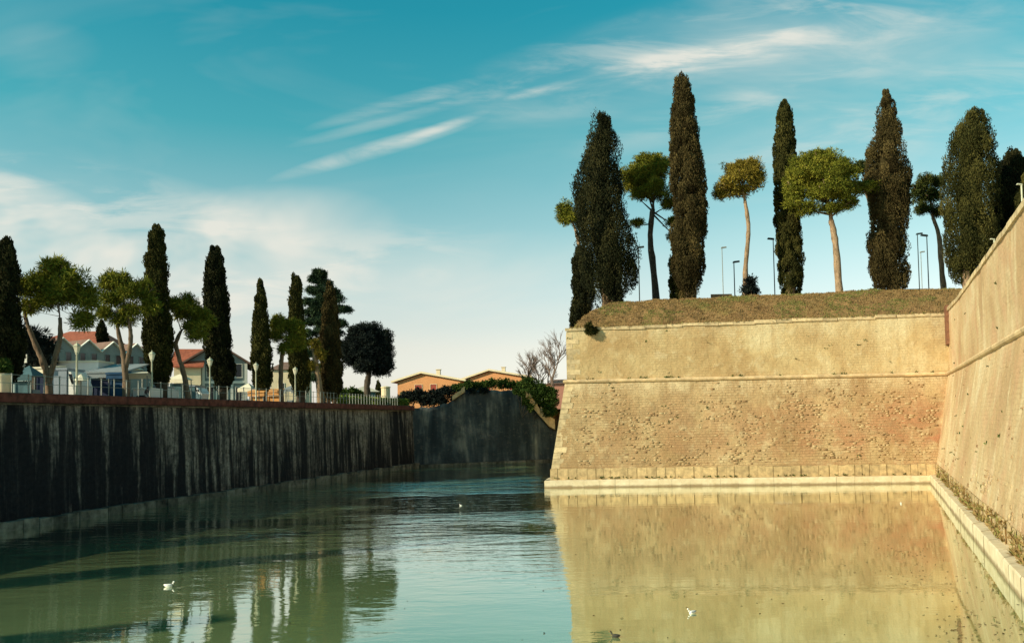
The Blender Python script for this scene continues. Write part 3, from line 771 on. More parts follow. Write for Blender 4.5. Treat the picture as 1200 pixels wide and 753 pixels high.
# ------------------------------------------------------------------ trees
def cypress(px_, rows, Yd, base_z, mat, label, group, trunk=True, seed=0, gap=None, dens=1.0, trunks=1, barkmat=None):
    """rows: (py, xleft, xright) outline of the crown, top to bottom"""
    r = np.random.default_rng(seed)
    base = Vector((at(px_, 400, Yd).x, Yd, base_z))
    t = thing('cypress_tree', tuple(base), label, 'cypress tree', group)
    rows = sorted(rows); ys = np.array([a[0] for a in rows], float)
    zz = np.array([at((a[1] + a[2]) / 2, a[0], Yd).z for a in rows]); cx = np.array([at((a[1] + a[2]) / 2, a[0], Yd).x for a in rows])
    rr = np.array([(a[2] - a[1]) / 2 * Yd / F for a in rows]) * 0.93
    o = np.argsort(zz); zz, cx, rr = zz[o], cx[o], rr[o]
    H = zz[-1] - zz[0]; area = 2 * math.pi * rr.mean() * H
    # upright plumes of foliage, bulging out of the column and leaving dark creases between them
    big = rr.max()
    pw = np.clip(big * .30, .34, .80)                      # plume half width
    nc = int(area / (pw * pw * (1.75 if big > 1.0 else 1.3)) * dens) + 24
    zc = r.uniform(zz[0], zz[-1], nc * 4); w_ = np.interp(zc, zz, rr) / big + .10; zc = zc[r.random(len(zc)) < w_ * 1.2][:nc]; nc = len(zc)
    th = r.uniform(0, 2 * math.pi, nc); R_ = np.interp(zc, zz, rr)
    hs = np.minimum(pw, np.maximum(R_ * .55, .16)) * r.uniform(.65, 1.25, nc)
    rad = np.maximum(R_ - hs * r.uniform(.45, 1.35, nc), 0)
    C = np.stack([np.interp(zc, zz, cx) + rad * np.cos(th), Yd + rad * np.sin(th), zc], 1)
    tint = np.clip(r.normal(.44, .21, nc), 0, 1); s_px = Yd / F
    lsz = max(.13, s_px * 2.3)
    k = int(np.clip(pw * pw * 4 * math.pi * 2.0 / (lsz * lsz * .42) * .85, 60, 340))
    dirs = unit(r.normal(size=(nc, k, 3)) + np.stack([np.cos(th), np.sin(th), np.full(nc, .15)], 1)[:, None] * .45)
    shp = np.stack([hs, hs, hs * r.uniform(1.4, 2.4, nc)], 1)[:, None]
    wob = 1 + .14 * np.sin(dirs[..., :1] * 7 + dirs[..., 2:] * 9 + r.uniform(0, 6, (nc, 1, 1)))
    pts_ = C[:, None] + dirs * shp * wob * r.uniform(.72, 1.0, (nc, k, 1))
    d = unit(dirs * .35 + np.array([0, 0, 1.0]) + r.normal(size=(nc, k, 3)) * .25)
    ln = lsz * r.uniform(.7, 1.4, nc * k); wd = lsz * .42
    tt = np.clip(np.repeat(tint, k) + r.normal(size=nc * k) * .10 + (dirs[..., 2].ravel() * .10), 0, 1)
    V, Q, T = rhombi(pts_.reshape(-1, 3) - d.reshape(-1, 3) * (ln * .4)[:, None], d.reshape(-1, 3), ln, wd, tt, r)
    # dense inner mass of foliage
    nr, ns = 34, 18; cv = []; 
    for i in range(nr + 1):
        z = zz[0] + H * (0.01 + .975 * i / nr); R1 = np.interp(z, zz, rr) * .42; c_ = np.interp(z, zz, cx)
        for j in range(ns):
            a = 2 * math.pi * j / ns; q = R1 * (1 + .14 * math.sin(a * 3 + z * 1.1 + seed) + r.uniform(-.1, .1)); cv.append((c_ + q * math.cos(a), Yd + q * math.sin(a), z))
    ci = np.arange(len(cv)).reshape(nr + 1, ns); cj = np.roll(ci, -1, 1)
    cq = np.stack([ci[:-1], cj[:-1], cj[1:], ci[1:]], -1).reshape(-1, 4)
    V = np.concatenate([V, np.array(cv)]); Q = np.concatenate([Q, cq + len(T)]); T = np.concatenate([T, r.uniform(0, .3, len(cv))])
    V = V - np.array(tuple(base))
    link('crown', npmesh('crown', V, Q, T), mat, t)
    if trunk:
        m_ = MB()
        for q in range(trunks):
            ox = (q - (trunks - 1) / 2) * rr[0] * 1.3 / max(1, trunks) if trunks > 1 else 0
            r0_ = .34 if trunks == 1 else .17
            xb = cx[0] + ox + (r.uniform(-.2, .2) if trunks > 1 else 0)
            zt = zz[0] + H * .5
            m_.tube([(xb * .9 + base.x * .1, Yd - .15 + r.uniform(-.3, .3) * (trunks > 1), base_z - .3), (xb, Yd, base_z + (zt - base_z) * .4), (cx[len(cx) // 2], Yd, zt)], [r0_ * 1.25, r0_, r0_ * .5], 8)
        P(m_, 'trunk', barkmat or M_bark, t, True)
    return t

def foliage_ball(r, cen, rad3, n_puff, puff, needles, ln, wd, tint0, tvar, up=.35, shell=(.55, 1.0), lower=-.55):
    dd = unit(r.normal(size=(n_puff * 2, 3))); dd = dd[dd[:, 2] > lower][:n_puff]; n = len(dd)
    C = np.array(cen) + dd * np.array(rad3) * r.uniform(*shell, (n, 1))
    tint = np.clip(r.normal(tint0, tvar, n), 0, 1)
    d = unit(r.normal(size=(n, needles, 3)) + np.array([0, 0, up]))
    pts_ = C[:, None] + d * puff * r.uniform(.0, .6, (n, needles, 1))
    tt = np.clip(np.repeat(tint, needles) + r.normal(size=n * needles) * .1, 0, 1)
    return rhombi(pts_.reshape(-1, 3), d.reshape(-1, 3), ln * r.uniform(.7, 1.3, n * needles), wd, tt, r)

def pine(name, px_, balls, trunkpts, Yd, base_z, mat, label, cat, group=None, seed=0, bark=None, puff=.30, dens=1.0, limbs=True, flat=.8, fork=None, lower=-.6, needles=26, extra=(), limbk=.55):
    """balls: (px, py, rx, ry, depth offset) clumps of the crown; trunkpts: (px, py, radius m)"""
    r = np.random.default_rng(seed); s = Yd / F
    base = Vector((at(trunkpts[0][0], trunkpts[0][1], Yd).x, Yd, base_z))
    t = thing(name, tuple(base), label, cat, group)
    Vs = []; Qs = []; Ts = []; o = 0
    m_ = MB(); tp = [at(a, b_, Yd) for a, b_, c in trunkpts]; tp[0] = Vector((tp[0].x, Yd, base_z - .2))
    def organic(pp, rr_, nseg=5):
        P_ = []; R_ = []
        for i_ in range(len(pp) - 1):
            for q in range(nseg):
                f_ = q / nseg; e0 = pp[max(i_ - 1, 0)]; e3 = pp[min(i_ + 2, len(pp) - 1)]; p1, p2 = pp[i_], pp[i_ + 1]
                cm_ = p1 * 2 + (p2 - e0) * f_ + (e0 * 2 - p1 * 5 + p2 * 4 - e3) * f_ ** 2 + (p1 * 3 - e0 - p2 * 3 + e3) * f_ ** 3
                rd = rr_[i_] + (rr_[i_ + 1] - rr_[i_]) * f_
                P_.append(cm_ * .5 + Vector((r.uniform(-1, 1), r.uniform(-1, 1), 0)) * rd * .12); R_.append(rd * r.uniform(.88, 1.1))
        P_.append(pp[-1]); R_.append(rr_[-1]); return P_, R_
    m_.tube(*organic(tp, [c for a, b_, c in trunkpts]), 9)
    for e_ in extra: m_.tube(*organic([at(a, b_, Yd) + Vector((0, .02, 0)) for a, b_, c in e_], [c for a, b_, c in e_]), 8)
    fk = tp[-1] if fork is None else at(fork[0], fork[1], Yd)
    LK = trunkpts[-1][2] * limbk
    cen_ = sum((at(b[0], b[1], Yd) for b in balls), Vector()) / len(balls)
    if limbs: m_.tube([fk, fk.lerp(cen_, .5) + Vector((.1, 0, 0)), cen_], [trunkpts[-1][2] * .8, LK, LK * .6], 7)
    for b in balls:
        bx, by, rx, ry = b[:4]; off = b[4] if len(b) > 4 else r.uniform(-1, 1) * rx * s * .5
        c = at(bx, by, Yd) + Vector((0, off, 0)); RX, RZ = rx * s * 1.1, ry * s * 1.1
        V, Q, T = foliage_ball(r, tuple(c), (RX * .86, RX * flat * .9, RZ * .86), int(RX * RZ * 26 * dens) + 10, puff, needles, puff * .85, max(.05, s * .75), .45, .17, lower=lower, shell=(.3, 1.0))
        Vs.append(V); Qs.append(Q + o); Ts.append(T); o += len(V)
        ns_ = int(np.clip(RX * RZ * 4.2, 4, 26)); sub = RX / math.sqrt(ns_) * 1.3; subz = RZ * .45
        for q_ in range(ns_):
            dd_ = unit(r.normal(size=3) + np.array([0, 0, .35])); pc_ = np.array(tuple(c)) + dd_ * np.array([RX - sub * .7, (RX - sub * .7) * flat, max(.05, RZ - subz * .7)]) * r.uniform(.3, 1.0)
            sr = sub * r.uniform(.75, 1.2); n = int(sr * subz * 40 * dens) + 6; tv_ = float(np.clip(r.normal(.5, .12), .2, .8))
            V, Q, T = foliage_ball(r, tuple(pc_), (sr, sr * .9, subz * r.uniform(.8, 1.2)), n, puff, needles, puff * .8, max(.05, s * .75), tv_, .17, lower=lower, shell=(.35, 1.0))
            Vs.append(V); Qs.append(Q + o); Ts.append(T); o += len(V)
        if limbs:
            fs_ = fk.lerp(cen_, r.uniform(.0, .8)); mid_ = fs_.lerp(c, .5) + Vector((r.uniform(-.2, .2), r.uniform(-.2, .2), -.12 * RX)); tip = c + Vector((0, 0, -RZ * .25))
            m_.tube([fs_, mid_, tip], [LK * .75, LK * .45, LK * .2], 6)
            for q in range(5):
                a = r.uniform(0, 6.28); e = c + Vector((math.cos(a) * RX * .7, math.sin(a) * RX * .5, r.uniform(-.1, .6) * RZ))
                m_.tube([mid_.lerp(tip, .6), mid_.lerp(tip, .8).lerp(e, .5) - Vector((0, 0, .1)), e], [LK * .28, LK * .18, .02], 5)
    P(m_, 'trunk', bark or M_bark, t, True)
    V = np.concatenate(Vs) - np.array(tuple(base))
    link('crown', npmesh('crown', V, np.concatenate(Qs), np.concatenate(Ts)), mat, t)
    return t

G_CR = 'cypresses on top of the bastion'; G_CL = 'cypresses along the left promenade'
G_PR = 'stone pines on top of the bastion'; G_PL = 'stone pines along the left promenade'
TZ = 14.55
# right side, on the bastion
cypress(712, [(133, 702, 709), (150, 691, 720), (180, 684, 727), (200, 676, 729), (225, 671, 734), (250, 671, 738), (275, 673, 745), (300, 675, 751), (325, 680, 748), (345, 690, 741), (354, 702, 730)], 69, TZ, M_cyp_dark, 'widest dark cypress, with several pale stems, at left end of bastion top', G_CR, seed=1, trunks=7, dens=1.15)
cypress(681, [(290, 676, 684), (305, 670, 691), (330, 669, 697), (350, 669, 699), (368, 668, 692), (382, 667, 684)], 74, 12.0, M_cyp_dark, 'low thin cypress leaning over the left corner slope of the bastion', G_CR, seed=2)
cypress(806, [(87, 791, 797), (98, 790, 809), (120, 788, 814), (150, 786, 817), (180, 784, 822), (205, 785, 826), (235, 786, 831), (262, 786, 829), (290, 786, 828), (315, 788, 826), (330, 792, 823), (345, 800, 818)], 68, TZ, M_cyp_brown, 'tallest cypress, brown with a notched tip, between two umbrella pines', G_CR, seed=3, trunks=2)
cypress(797, [(290, 790, 800), (310, 784, 806), (335, 783, 812), (350, 784, 816)], 70, TZ, M_cyp_green, 'low green cypress growing against foot of the tallest brown cypress', G_CR, seed=31, trunk=False)
cypress(922, [(118, 916, 922), (130, 912, 927), (155, 908, 931), (180, 907, 932), (210, 906, 934), (240, 906, 936), (270, 908, 939), (300, 910, 942), (325, 912, 942), (343, 915, 939)], 70, TZ, M_cyp_green, 'slim straight green cypress behind the round golden green pine', G_CR, seed=4)
cypress(1040, [(107, 1034, 1040), (122, 1030, 1047), (145, 1027, 1052), (165, 1021, 1056), (190, 1013, 1064), (208, 1011, 1067), (225, 1014, 1067), (245, 1020, 1066), (260, 1018, 1062), (285, 1017, 1061), (305, 1017, 1062), (325, 1022, 1064), (338, 1029, 1062)], 68, TZ, M_cyp_brown, 'bell shaped brown cypress with a pale stub trunk, right of round pine', G_CR, seed=5)
cypress(1136, [(130, 1138, 1148), (143, 1130, 1155), (160, 1117, 1161), (175, 1110, 1165), (200, 1106, 1168), (230, 1105, 1170), (260, 1106, 1170), (290, 1108, 1168), (310, 1113, 1158), (325, 1122, 1145), (334, 1128, 1138)], 66, 13.2, M_cyp_green, 'broad bushy cypress rising just above the sloping rampart coping', G_CR, seed=6, dens=1.1)
cypress(1186, [(176, 1187, 1194), (188, 1173, 1198), (215, 1166, 1204), (250, 1163, 1206), (290, 1162, 1206), (320, 1164, 1200)], 70, 13.2, M_cyp_dark, 'dark cypress at far right half hidden behind the broad bushy one', G_CR, seed=7)
cypress(1216, [(195, 1205, 1212), (230, 1192, 1226), (290, 1190, 1230), (320, 1195, 1225)], 64, 12.2, M_cyp_green, 'cypress cut by right picture edge above the rampart', G_CR, seed=71)
pine('pine_tree', 770, [(755, 207, 30, 26), (772, 200, 20, 20), (758, 186, 16, 8), (738, 208, 13, 14), (765, 228, 24, 14), (748, 232, 12, 10), (786, 238, 12, 12), (790, 262, 12, 7), (792, 277, 11, 6), (746, 262, 9, 4)], [(771, 352, .34), (765, 310, .30), (762, 275, .27), (765, 245, .22)], 73, TZ, M_pine, 'umbrella pine with forked dark trunk between the two tallest left cypresses', 'pine tree', G_PR, seed=11, bark=M_barkdark, fork=(764, 262))
pine('pine_tree', 662, [(664, 246, 13, 15), (672, 258, 12, 12), (660, 255, 9, 9)], [(684, 352, .25), (680, 300, .2), (674, 268, .14)], 78, 12.5, M_pine, 'small pine clump peeping out left of the widest dark cypress', 'pine tree', G_PR, seed=12)
pine('pine_tree', 873, [(868, 208, 27, 20), (852, 222, 17, 13), (880, 200, 16, 14), (885, 215, 11, 17), (865, 193, 20, 8), (845, 228, 10, 8), (868, 224, 14, 10)], [(873, 348, .27), (874, 310, .2), (877, 275, .19), (876, 255, .17), (873, 236, .15)], 68, TZ, M_pine_gold, 'small golden pine with a thin bare trunk beside the tallest cypress', 'pine tree', G_PR, seed=13)
pine('pine_tree', 984, [(958, 205, 40, 24), (965, 225, 34, 22), (930, 225, 16, 18), (945, 200, 25, 19), (975, 205, 28, 22), (960, 188, 30, 10), (935, 215, 20, 14), (990, 222, 22, 12), (1008, 220, 15, 9), (965, 232, 30, 16), (948, 245, 18, 10), (975, 248, 20, 8), (930, 240, 14, 10), (1022, 218, 12, 8), (1000, 238, 12, 8)], [(984, 344, .34), (981, 310, .29), (978, 280, .26), (974, 258, .22)], 67, TZ, M_pine, 'large round green pine with pale leaning trunk at middle of bastion top', 'pine tree', G_PR, seed=14)
pine('pine_tree', 1107, [(1085, 212, 12, 9), (1078, 225, 12, 14), (1092, 232, 14, 14), (1082, 245, 13, 8), (1100, 215, 9, 10), (1098, 248, 9, 8)], [(1107, 344, .27), (1103, 310, .24), (1100, 275, .2), (1093, 255, .15)], 73, TZ, M_pine_dark, 'thin dark pine with bent trunk between bell shaped and broad cypress', 'pine tree', G_PR, seed=15)
pine('pine_tree', 1004, [(1004, 200, 9, 10), (1010, 194, 8, 7), (1018, 206, 9, 8)], [(1026, 344, .2), (1022, 260, .16), (1012, 215, .1)], 76, TZ, M_pine_dark, 'distant dark pine tip seen left of the bell shaped cypress', 'pine tree', G_PR, seed=16)

# left side, along the promenade
def dl(px_, off): return (36.09 + off * 1.04) / (0.28 + (600 - px_) / 942)
cypress(10, [(277, 1, 6), (290, -2, 16), (310, -8, 19), (345, -12, 23), (385, -14, 25), (415, -13, 27), (435, -8, 22), (444, -2, 14)], dl(8, 2.2), LZ, M_cyp_dark, 'dark cypress cut by left picture edge with pale trunk foot', G_CL, seed=20)
cypress(186, [(267, 178, 187), (277, 174, 193), (300, 171, 194), (330, 170, 197), (360, 169, 199), (390, 168, 202), (415, 169, 204), (432, 173, 202), (444, 182, 199)], dl(186, 2.6), LZ, M_cyp_green, 'tallest cypress of the left row, standing behind a pine crown', G_CL, seed=21, barkmat=M_barkdark)
cypress(257, [(291, 247, 257), (302, 243, 261), (325, 240, 264), (350, 238, 267), (380, 238, 269), (410, 240, 270), (430, 243, 276), (440, 248, 277), (452, 255, 268)], dl(257, 2.6), LZ, M_cyp_dark, 'dark cypress in front of the white gabled building with pilasters', G_CL, seed=22, barkmat=M_barkdark)
cypress(307, [(330, 302, 308), (345, 299, 311), (370, 297, 314), (395, 294, 316), (420, 294, 318), (440, 295, 319), (455, 300, 317)], dl(307, 2.6), LZ, M_cyp_green, 'narrow cypress standing alone above the low orange awnings', G_CL, seed=23, barkmat=M_barkdark)
cypress(348, [(321, 343, 350), (335, 340, 354), (360, 338, 356), (390, 338, 358), (420, 338, 362), (445, 340, 364), (459, 346, 360)], dl(347, 3.2), LZ, M_cyp_green, 'cypress just left of the broad cedar', G_CL, seed=24, barkmat=M_barkdark)
cypress(386, [(332, 383, 389), (345, 380, 393), (370, 377, 397), (400, 375, 399), (430, 375, 402), (450, 377, 402), (463, 381, 398)], dl(387, 1.6), LZ, M_cyp_brown, 'brownish cypress in front of the broad cedar', G_CL, seed=25, trunks=2)
# two more of the row stand left of the picture and throw their shadows on the water
for k, (X_, Y_, h_) in enumerate([(-37.5, 5.5, 9.0), (-34.5, 17.0, 10.0), (-32.2, 25.5, 5.5)]):
    Yd = Y_; cxp = X_
    t = thing('cypress_tree', (X_, Y_, LZ), ['cypress of the row beyond the left picture edge, nearest the bridge', 'tall cypress of the row beyond the left picture edge, middle', 'short cypress of the row just beyond the left picture edge'][k], 'cypress tree', G_CL)
    r = np.random.default_rng(90 + k)
    Vs = []; Qs = []; Ts = []; o = 0
    for q in range(9):
        zc = 1.2 + (h_ - 1.5) * q / 8; rr_ = 1.15 * math.sin(min(1, (1 - q / 9.5) * 1.6) * 1.57)
        V, Q, T = foliage_ball(r, (0, 0, zc), (rr_, rr_, h_ / 12), 90, .3, 22, .3, .1, .5, .2, lower=-1, shell=(.1, 1))
        Vs.append(V); Qs.append(Q + o); Ts.append(T); o += len(V)
    link('crown', npmesh('crown', np.concatenate(Vs), np.concatenate(Qs), np.concatenate(Ts)), M_cyp_dark, t)
    m_ = MB(); m_.tube([(X_, Y_, LZ - .1), (X_, Y_, LZ + h_ * .6)], [.3, .12], 8); P(m_, 'trunk', M_barkdark, t, True)

pine('pine_tree', 60, [(60, 322, 30, 14), (45, 335, 24, 18), (85, 332, 26, 18), (65, 315, 20, 10), (30, 340, 12, 14), (75, 350, 26, 16), (98, 352, 16, 18), (50, 352, 18, 12), (95, 375, 16, 10), (35, 362, 10, 8)], [(60, 462, .22), (55, 438, .19), (47, 415, .16), (38, 395, .13), (30, 372, .10), (27, 350, .05)], dl(58, 1.5), LZ, M_pine, 'spreading stone pine with slanting forked trunk, leftmost of the left row', 'pine tree', G_PL, seed=30, bark=M_barkleft, fork=(70, 372), dens=1.15, puff=.36, extra=[[(57, 446, .17), (64, 420, .14), (70, 395, .13), (70, 372, .1)]])
pine('pine_tree', 148, [(125, 335, 14, 14), (140, 330, 18, 12), (155, 345, 16, 14), (130, 352, 15, 10), (168, 340, 14, 13), (150, 362, 16, 8), (122, 368, 9, 7), (175, 358, 11, 16), (140, 376, 12, 6)], [(149, 462, .21), (147, 435, .19), (144, 412, .15), (139, 390, .12), (136, 365, .09)], dl(150, 1.5), LZ, M_pine, 'stone pine with split trunk left of the tallest left row cypress', 'pine tree', G_PL, seed=31, bark=M_barkleft, fork=(150, 376), dens=1.15, puff=.36, extra=[[(147, 430, .16), (152, 408, .14), (153, 390, .13), (150, 372, .09)]])
pine('pine_tree', 222, [(218, 358, 17, 10), (230, 368, 15, 12), (212, 370, 10, 10), (238, 378, 13, 12), (222, 384, 12, 9), (232, 392, 12, 8), (205, 360, 8, 8)], [(222, 462, .2), (216, 440, .18), (210, 420, .15), (206, 403, .15), (212, 388, .1)], dl(222, 1.5), LZ, M_pine, 'stone pine with leaning bare trunk before the red roofed white building', 'pine tree', G_PL, seed=32, bark=M_barkleft, dens=1.15, puff=.36)
pine('pine_tree', 329, [(325, 380, 11, 9), (338, 385, 15, 13), (322, 395, 10, 9), (345, 400, 14, 12), (335, 410, 10, 7), (350, 385, 10, 9)], [(330, 465, .24), (329, 440, .21), (330, 420, .18), (332, 408, .14)], dl(330, 1.8), LZ, M_pine, 'small pine between the lone narrow cypress and the cedar', 'pine tree', G_PL, seed=33, bark=M_barkleft, dens=1.2, puff=.36)
pine('pine_tree', 372, [(368, 405, 8, 8), (374, 418, 9, 10), (366, 430, 8, 9)], [(376, 468, .3), (373, 445, .26), (370, 425, .2), (366, 408, .12)], dl(377, 1.0), LZ, M_pine_gold, 'thin pale trunked pine at the foot of the brownish cypress', 'pine tree', G_PL, seed=34, bark=M_bark, dens=.6)
# cedar with layered branches
cb = [(378, 350, 9, 16), (380, 380, 14, 18), (380, 410, 16, 20), (380, 440, 15, 16), (372, 365, 9, 14), (390, 395, 10, 18)]
r = np.random.default_rng(40)
for y_, xl, xr in [(320, 368, 382), (330, 362, 388), (342, 358, 396), (354, 356, 404), (366, 355, 410), (378, 354, 405), (390, 354, 400), (402, 355, 404), (416, 358, 402), (430, 360, 400), (444, 362, 398)]:
    for q in range(3):
        x_ = xl + (xr - xl) * (q + .5) / 3; cb.append((x_, y_ + r.uniform(-3, 3), (xr - xl) / 4.6, 5.6))
pine('cedar_tree', 378, cb, [(380, 465, .45), (379, 420, .36), (377, 370, .2), (375, 325, .06)], dl(380, 9), LZ, M_cedar, 'broad layered green cedar behind the cypresses of the left row', 'cedar tree', seed=41, bark=M_barkdark, flat=1.6, dens=1.6, fork=(378, 390))
pine('oak_tree', 430, [(430, 390, 24, 13), (415, 400, 15, 15), (448, 402, 14, 15), (430, 410, 28, 18), (412, 420, 14, 14), (452, 420, 12, 16), (435, 428, 24, 12), (408, 410, 8, 10), (445, 436, 12, 6)], [(431, 468, .42), (430, 452, .36), (432, 440, .3), (434, 425, .2)], dl(432, 4), LZ, M_oak, 'dark round evergreen tree standing right of the cedar', 'tree', seed=42, bark=M_barkdark, puff=.38, dens=1.25, flat=1.0, lower=-.8)
pine('yew_tree', 42, [(40, 400, 16, 18), (32, 415, 14, 20), (52, 412, 14, 18), (40, 428, 16, 16)], [(42, 462, .4), (42, 430, .3)], dl(42, 8), LZ, M_oak, 'dark bushy tree behind leftmost stone pine and market tent', 'tree', seed=43, bark=M_barkdark, puff=.4, dens=1.1, flat=1.0, lower=-.8)
cypress(120, [(377, 117, 121), (385, 114, 124), (395, 113, 126), (404, 114, 126)], 92, LZ, M_cyp_dark, 'small distant pointed conifer above the gabled barracks roofs', None, seed=44)
cypress(443, [(447, 442, 444), (455, 440, 447), (466, 438, 449)], 120, LZ, M_cyp_green, 'tiny distant cone tree beside the cream water tank', None, seed=45)

# bare winter trees beyond the end wall
def bare(px_, py_, Yd, h, label, seed):
    r = random.Random(seed); b = at(px_, py_, Yd); base = Vector((b.x, Yd, LZ))
    t = thing('bare_tree', tuple(base), label, 'bare tree', 'bare winter trees behind the ivy'); m_ = MB()
    def br(p, d, ln, rad, lev):
        q = p + d * ln; mdl = p + d * ln * .5 + Vector((r.uniform(-1, 1), r.uniform(-1, 1), 0)) * ln * .06
        m_.tube([p, mdl, q], [rad, rad * .8, rad * .6], 5, cap=False)
        if lev == 0: return
        for k in range(4 if lev > 1 else 5):
            a = r.uniform(0, 6.28); tl = r.uniform(.35, .75)
            nd = (d + Vector((math.cos(a), math.sin(a), .15)) * tl).normalized()
            br(p + d * ln * r.uniform(.55, 1.0), nd, ln * r.uniform(.55, .78), rad * .55, lev - 1)
    br(base, Vector((0, 0, 1)), h * .38, .22, 4)
    P(m_, 'trunk', M_bare, t)
bare(618, 440, 125, 12.0, 'bare grey branched tree left of the bastion, the left one', 1)
bare(647, 440, 118, 13.0, 'bare grey branched tree touching the bastion corner in the view', 2)
bare(633, 440, 135, 10.0, 'bare grey branched tree between two larger ones', 5)

# bushes
def bush(balls, Yd, label, mat, seed, z0=None, name='bush', cat='bush', group=None, puff=.35, dens=1.0):
    r = np.random.default_rng(seed); s = Yd / F; c0 = at(balls[0][0], balls[0][1], Yd)
    base = Vector((c0.x, Yd, LZ if z0 is None else z0)); t = thing(name, tuple(base), label, cat, group)
    Vs = []; Qs = []; Ts = []; o = 0; m_ = MB()
    for b in balls:
        c = at(b[0], b[1], Yd) + Vector((0, r.uniform(-.4, .4), 0)); RX, RZ = b[2] * s, b[3] * s
        n = int(RX * RZ * 70 * dens) + 20
        V, Q, T = foliage_ball(r, tuple(c), (RX, RX * .8, RZ), n, puff, 22, puff * .7, max(.09, s * 1.1), .45, .22, lower=-.9, shell=(.35, 1.0))
        Vs.append(V); Qs.append(Q + o); Ts.append(T); o += len(V)
        m_.tube([(base.x, Yd, base.z - .1), (c.x * .6 + base.x * .4, Yd, (c.z + base.z) / 2), tuple(c)], [.07, .05, .02], 5)
    link('foliage', npmesh('foliage', np.concatenate(Vs) - np.array(tuple(base)), np.concatenate(Qs), np.concatenate(Ts)), mat, t)
    P(m_, 'stem', M_barkdark, t)
GB = 'shrubs along the top of the end wall'
bush([(611, 461, 5, 4), (616, 470, 5, 4), (622, 478, 4, 4), (606, 459, 4, 2)], 95.5, 'trailing ivy hanging over right shoulder of the dark end wall', M_bush, 65, z0=5.5, name='ivy', cat='ivy')
bush([(540, 462, 5, 3), (552, 459, 6, 2.5), (566, 458, 6, 2.2), (532, 468, 4, 3)], 95, 'low ivy creeping over left shoulder of the dark end wall', M_oak, 66, z0=6.5, name='ivy', cat='ivy')
bush([(478, 466, 12, 8), (490, 463, 12, 8), (470, 470, 8, 6)], 100, 'dark shrub left of the raised end wall beneath the left orange house', M_oak, 51, group=GB)
bush([(508, 464, 14, 8), (522, 460, 12, 8), (500, 470, 12, 8), (516, 470, 12, 6)], 99, 'dark spreading shrub against left shoulder of the raised end wall', M_oak, 52, group=GB)
bush([(536, 455, 10, 6), (548, 452, 9, 6)], 102, 'green shrub below the gap between the two orange houses', M_bush, 53, group=GB)
bush([(562, 452, 11, 6), (574, 450, 9, 6)], 103, 'green shrub in front of the right orange house, under its gable', M_bush, 54, group=GB)
bush([(590, 450, 10, 6), (602, 452, 9, 6)], 104, 'green shrub in front of right end of the right orange house', M_bush, 55, group=GB)
bush([(618, 452, 12, 10), (632, 458, 13, 12), (622, 466, 12, 10), (636, 474, 12, 11), (645, 466, 9, 14), (644, 482, 8, 7), (612, 460, 8, 7)], 98.0, 'thick ivy mass spilling over the rubble slope beside the bastion', M_bush, 56, z0=5.0, name='ivy', cat='ivy', dens=1.4)
bush([(880, 330, 7, 7), (878, 340, 9, 6), (884, 341, 6, 5)], 67.5, 'small dark bush at the foot of the golden pine trunk', M_oak, 57, z0=TZ)
bush([(690, 383, 2.2, 2), (696, 388, 1.8, 1.6), (690, 389, 1.4, 1.4)], 61.0, 'small dark weed growing out of the bastion coping near its left corner', M_cyp_green, 58, z0=11.6, puff=.32, name='weed', cat='weed')
bush([(402, 461, 9, 5), (412, 460, 8, 5), (420, 462, 6, 4)], 84, 'green shrubs at the lawn edge under the dark round tree', M_bush, 59)
# hedge
t0 = dl(395, 3.5)
for k, (xa, xb, lb) in enumerate([(392, 432, 'clipped yellow green hedge left of the round tree trunk'), (436, 476, 'clipped yellow green hedge right of the round tree trunk')]):
    r = np.random.default_rng(60 + k); Vs = []
    A = Vector((at(xa, 460, dl(xa, 3)).x, dl(xa, 3), LZ)); B = Vector((at(xb, 460, dl(xb, 3)).x, dl(xb, 3), LZ))
    n = 5200; u = r.random(n); C = np.array(tuple(A)) + np.outer(u, np.array(tuple(B - A))); C[:, 0] += r.uniform(-.4, .4, n); C[:, 2] += r.uniform(0, 1.35, n)
    d = unit(r.normal(size=(n, 3)) + np.array([0, 0, .4]))
    V, Q, T = rhombi(C, d, .22, .13, np.clip(r.normal(.5, .2, n), 0, 1), r)
    o = link('hedge', npmesh('hedge', V - np.array(tuple(A)), Q, T), M_hedge, None, tuple(A)); tag(o, lb, 'hedge', 'clipped hedges on the promenade')

# ------------------------------------------------------------------ railing, lamps
M_rail = plain('painted_rail', (0.24, 0.25, 0.22), 0.5, 0.15, 4)
M_pole = plain('cream_pole', (0.50, 0.50, 0.36), 0.5, 0.12, 4)
M_lantern = plain('lantern_glass', (0.70, 0.66, 0.50), 0.3, 0.1, 4, spec=.5)
M_iron = plain('dark_iron', (0.03, 0.045, 0.05), 0.5, 0.2, 4)
rl = thing('railing', tuple(lpt(80, 6.86, .85)), 'pale post and rail fence on top of the brick parapet on the left', 'railing')
m_ = MB(); m_.box((0, 0, .48), (.05, .05, .96)); m_.box((0, 0, .975), (.07, .07, .03)); post = m_.mesh('post')
s = 72.0; S_END = LLEN - 3.5
while s < S_END:
    p = lpt(s, 6.86, .85) - Vector(rl.location); link('post', post, M_rail, rl, tuple(p), math.atan2(dL.y, dL.x)); s += 1.0 if s < 118 else .62
for zz in (.93, .5):
    m_ = MB(); m_.tube([lpt(72, 6.86 + zz, .85), lpt(S_END, 6.86 + zz, .85)], .014, 6, True); P(m_, 'rail', M_rail, rl)

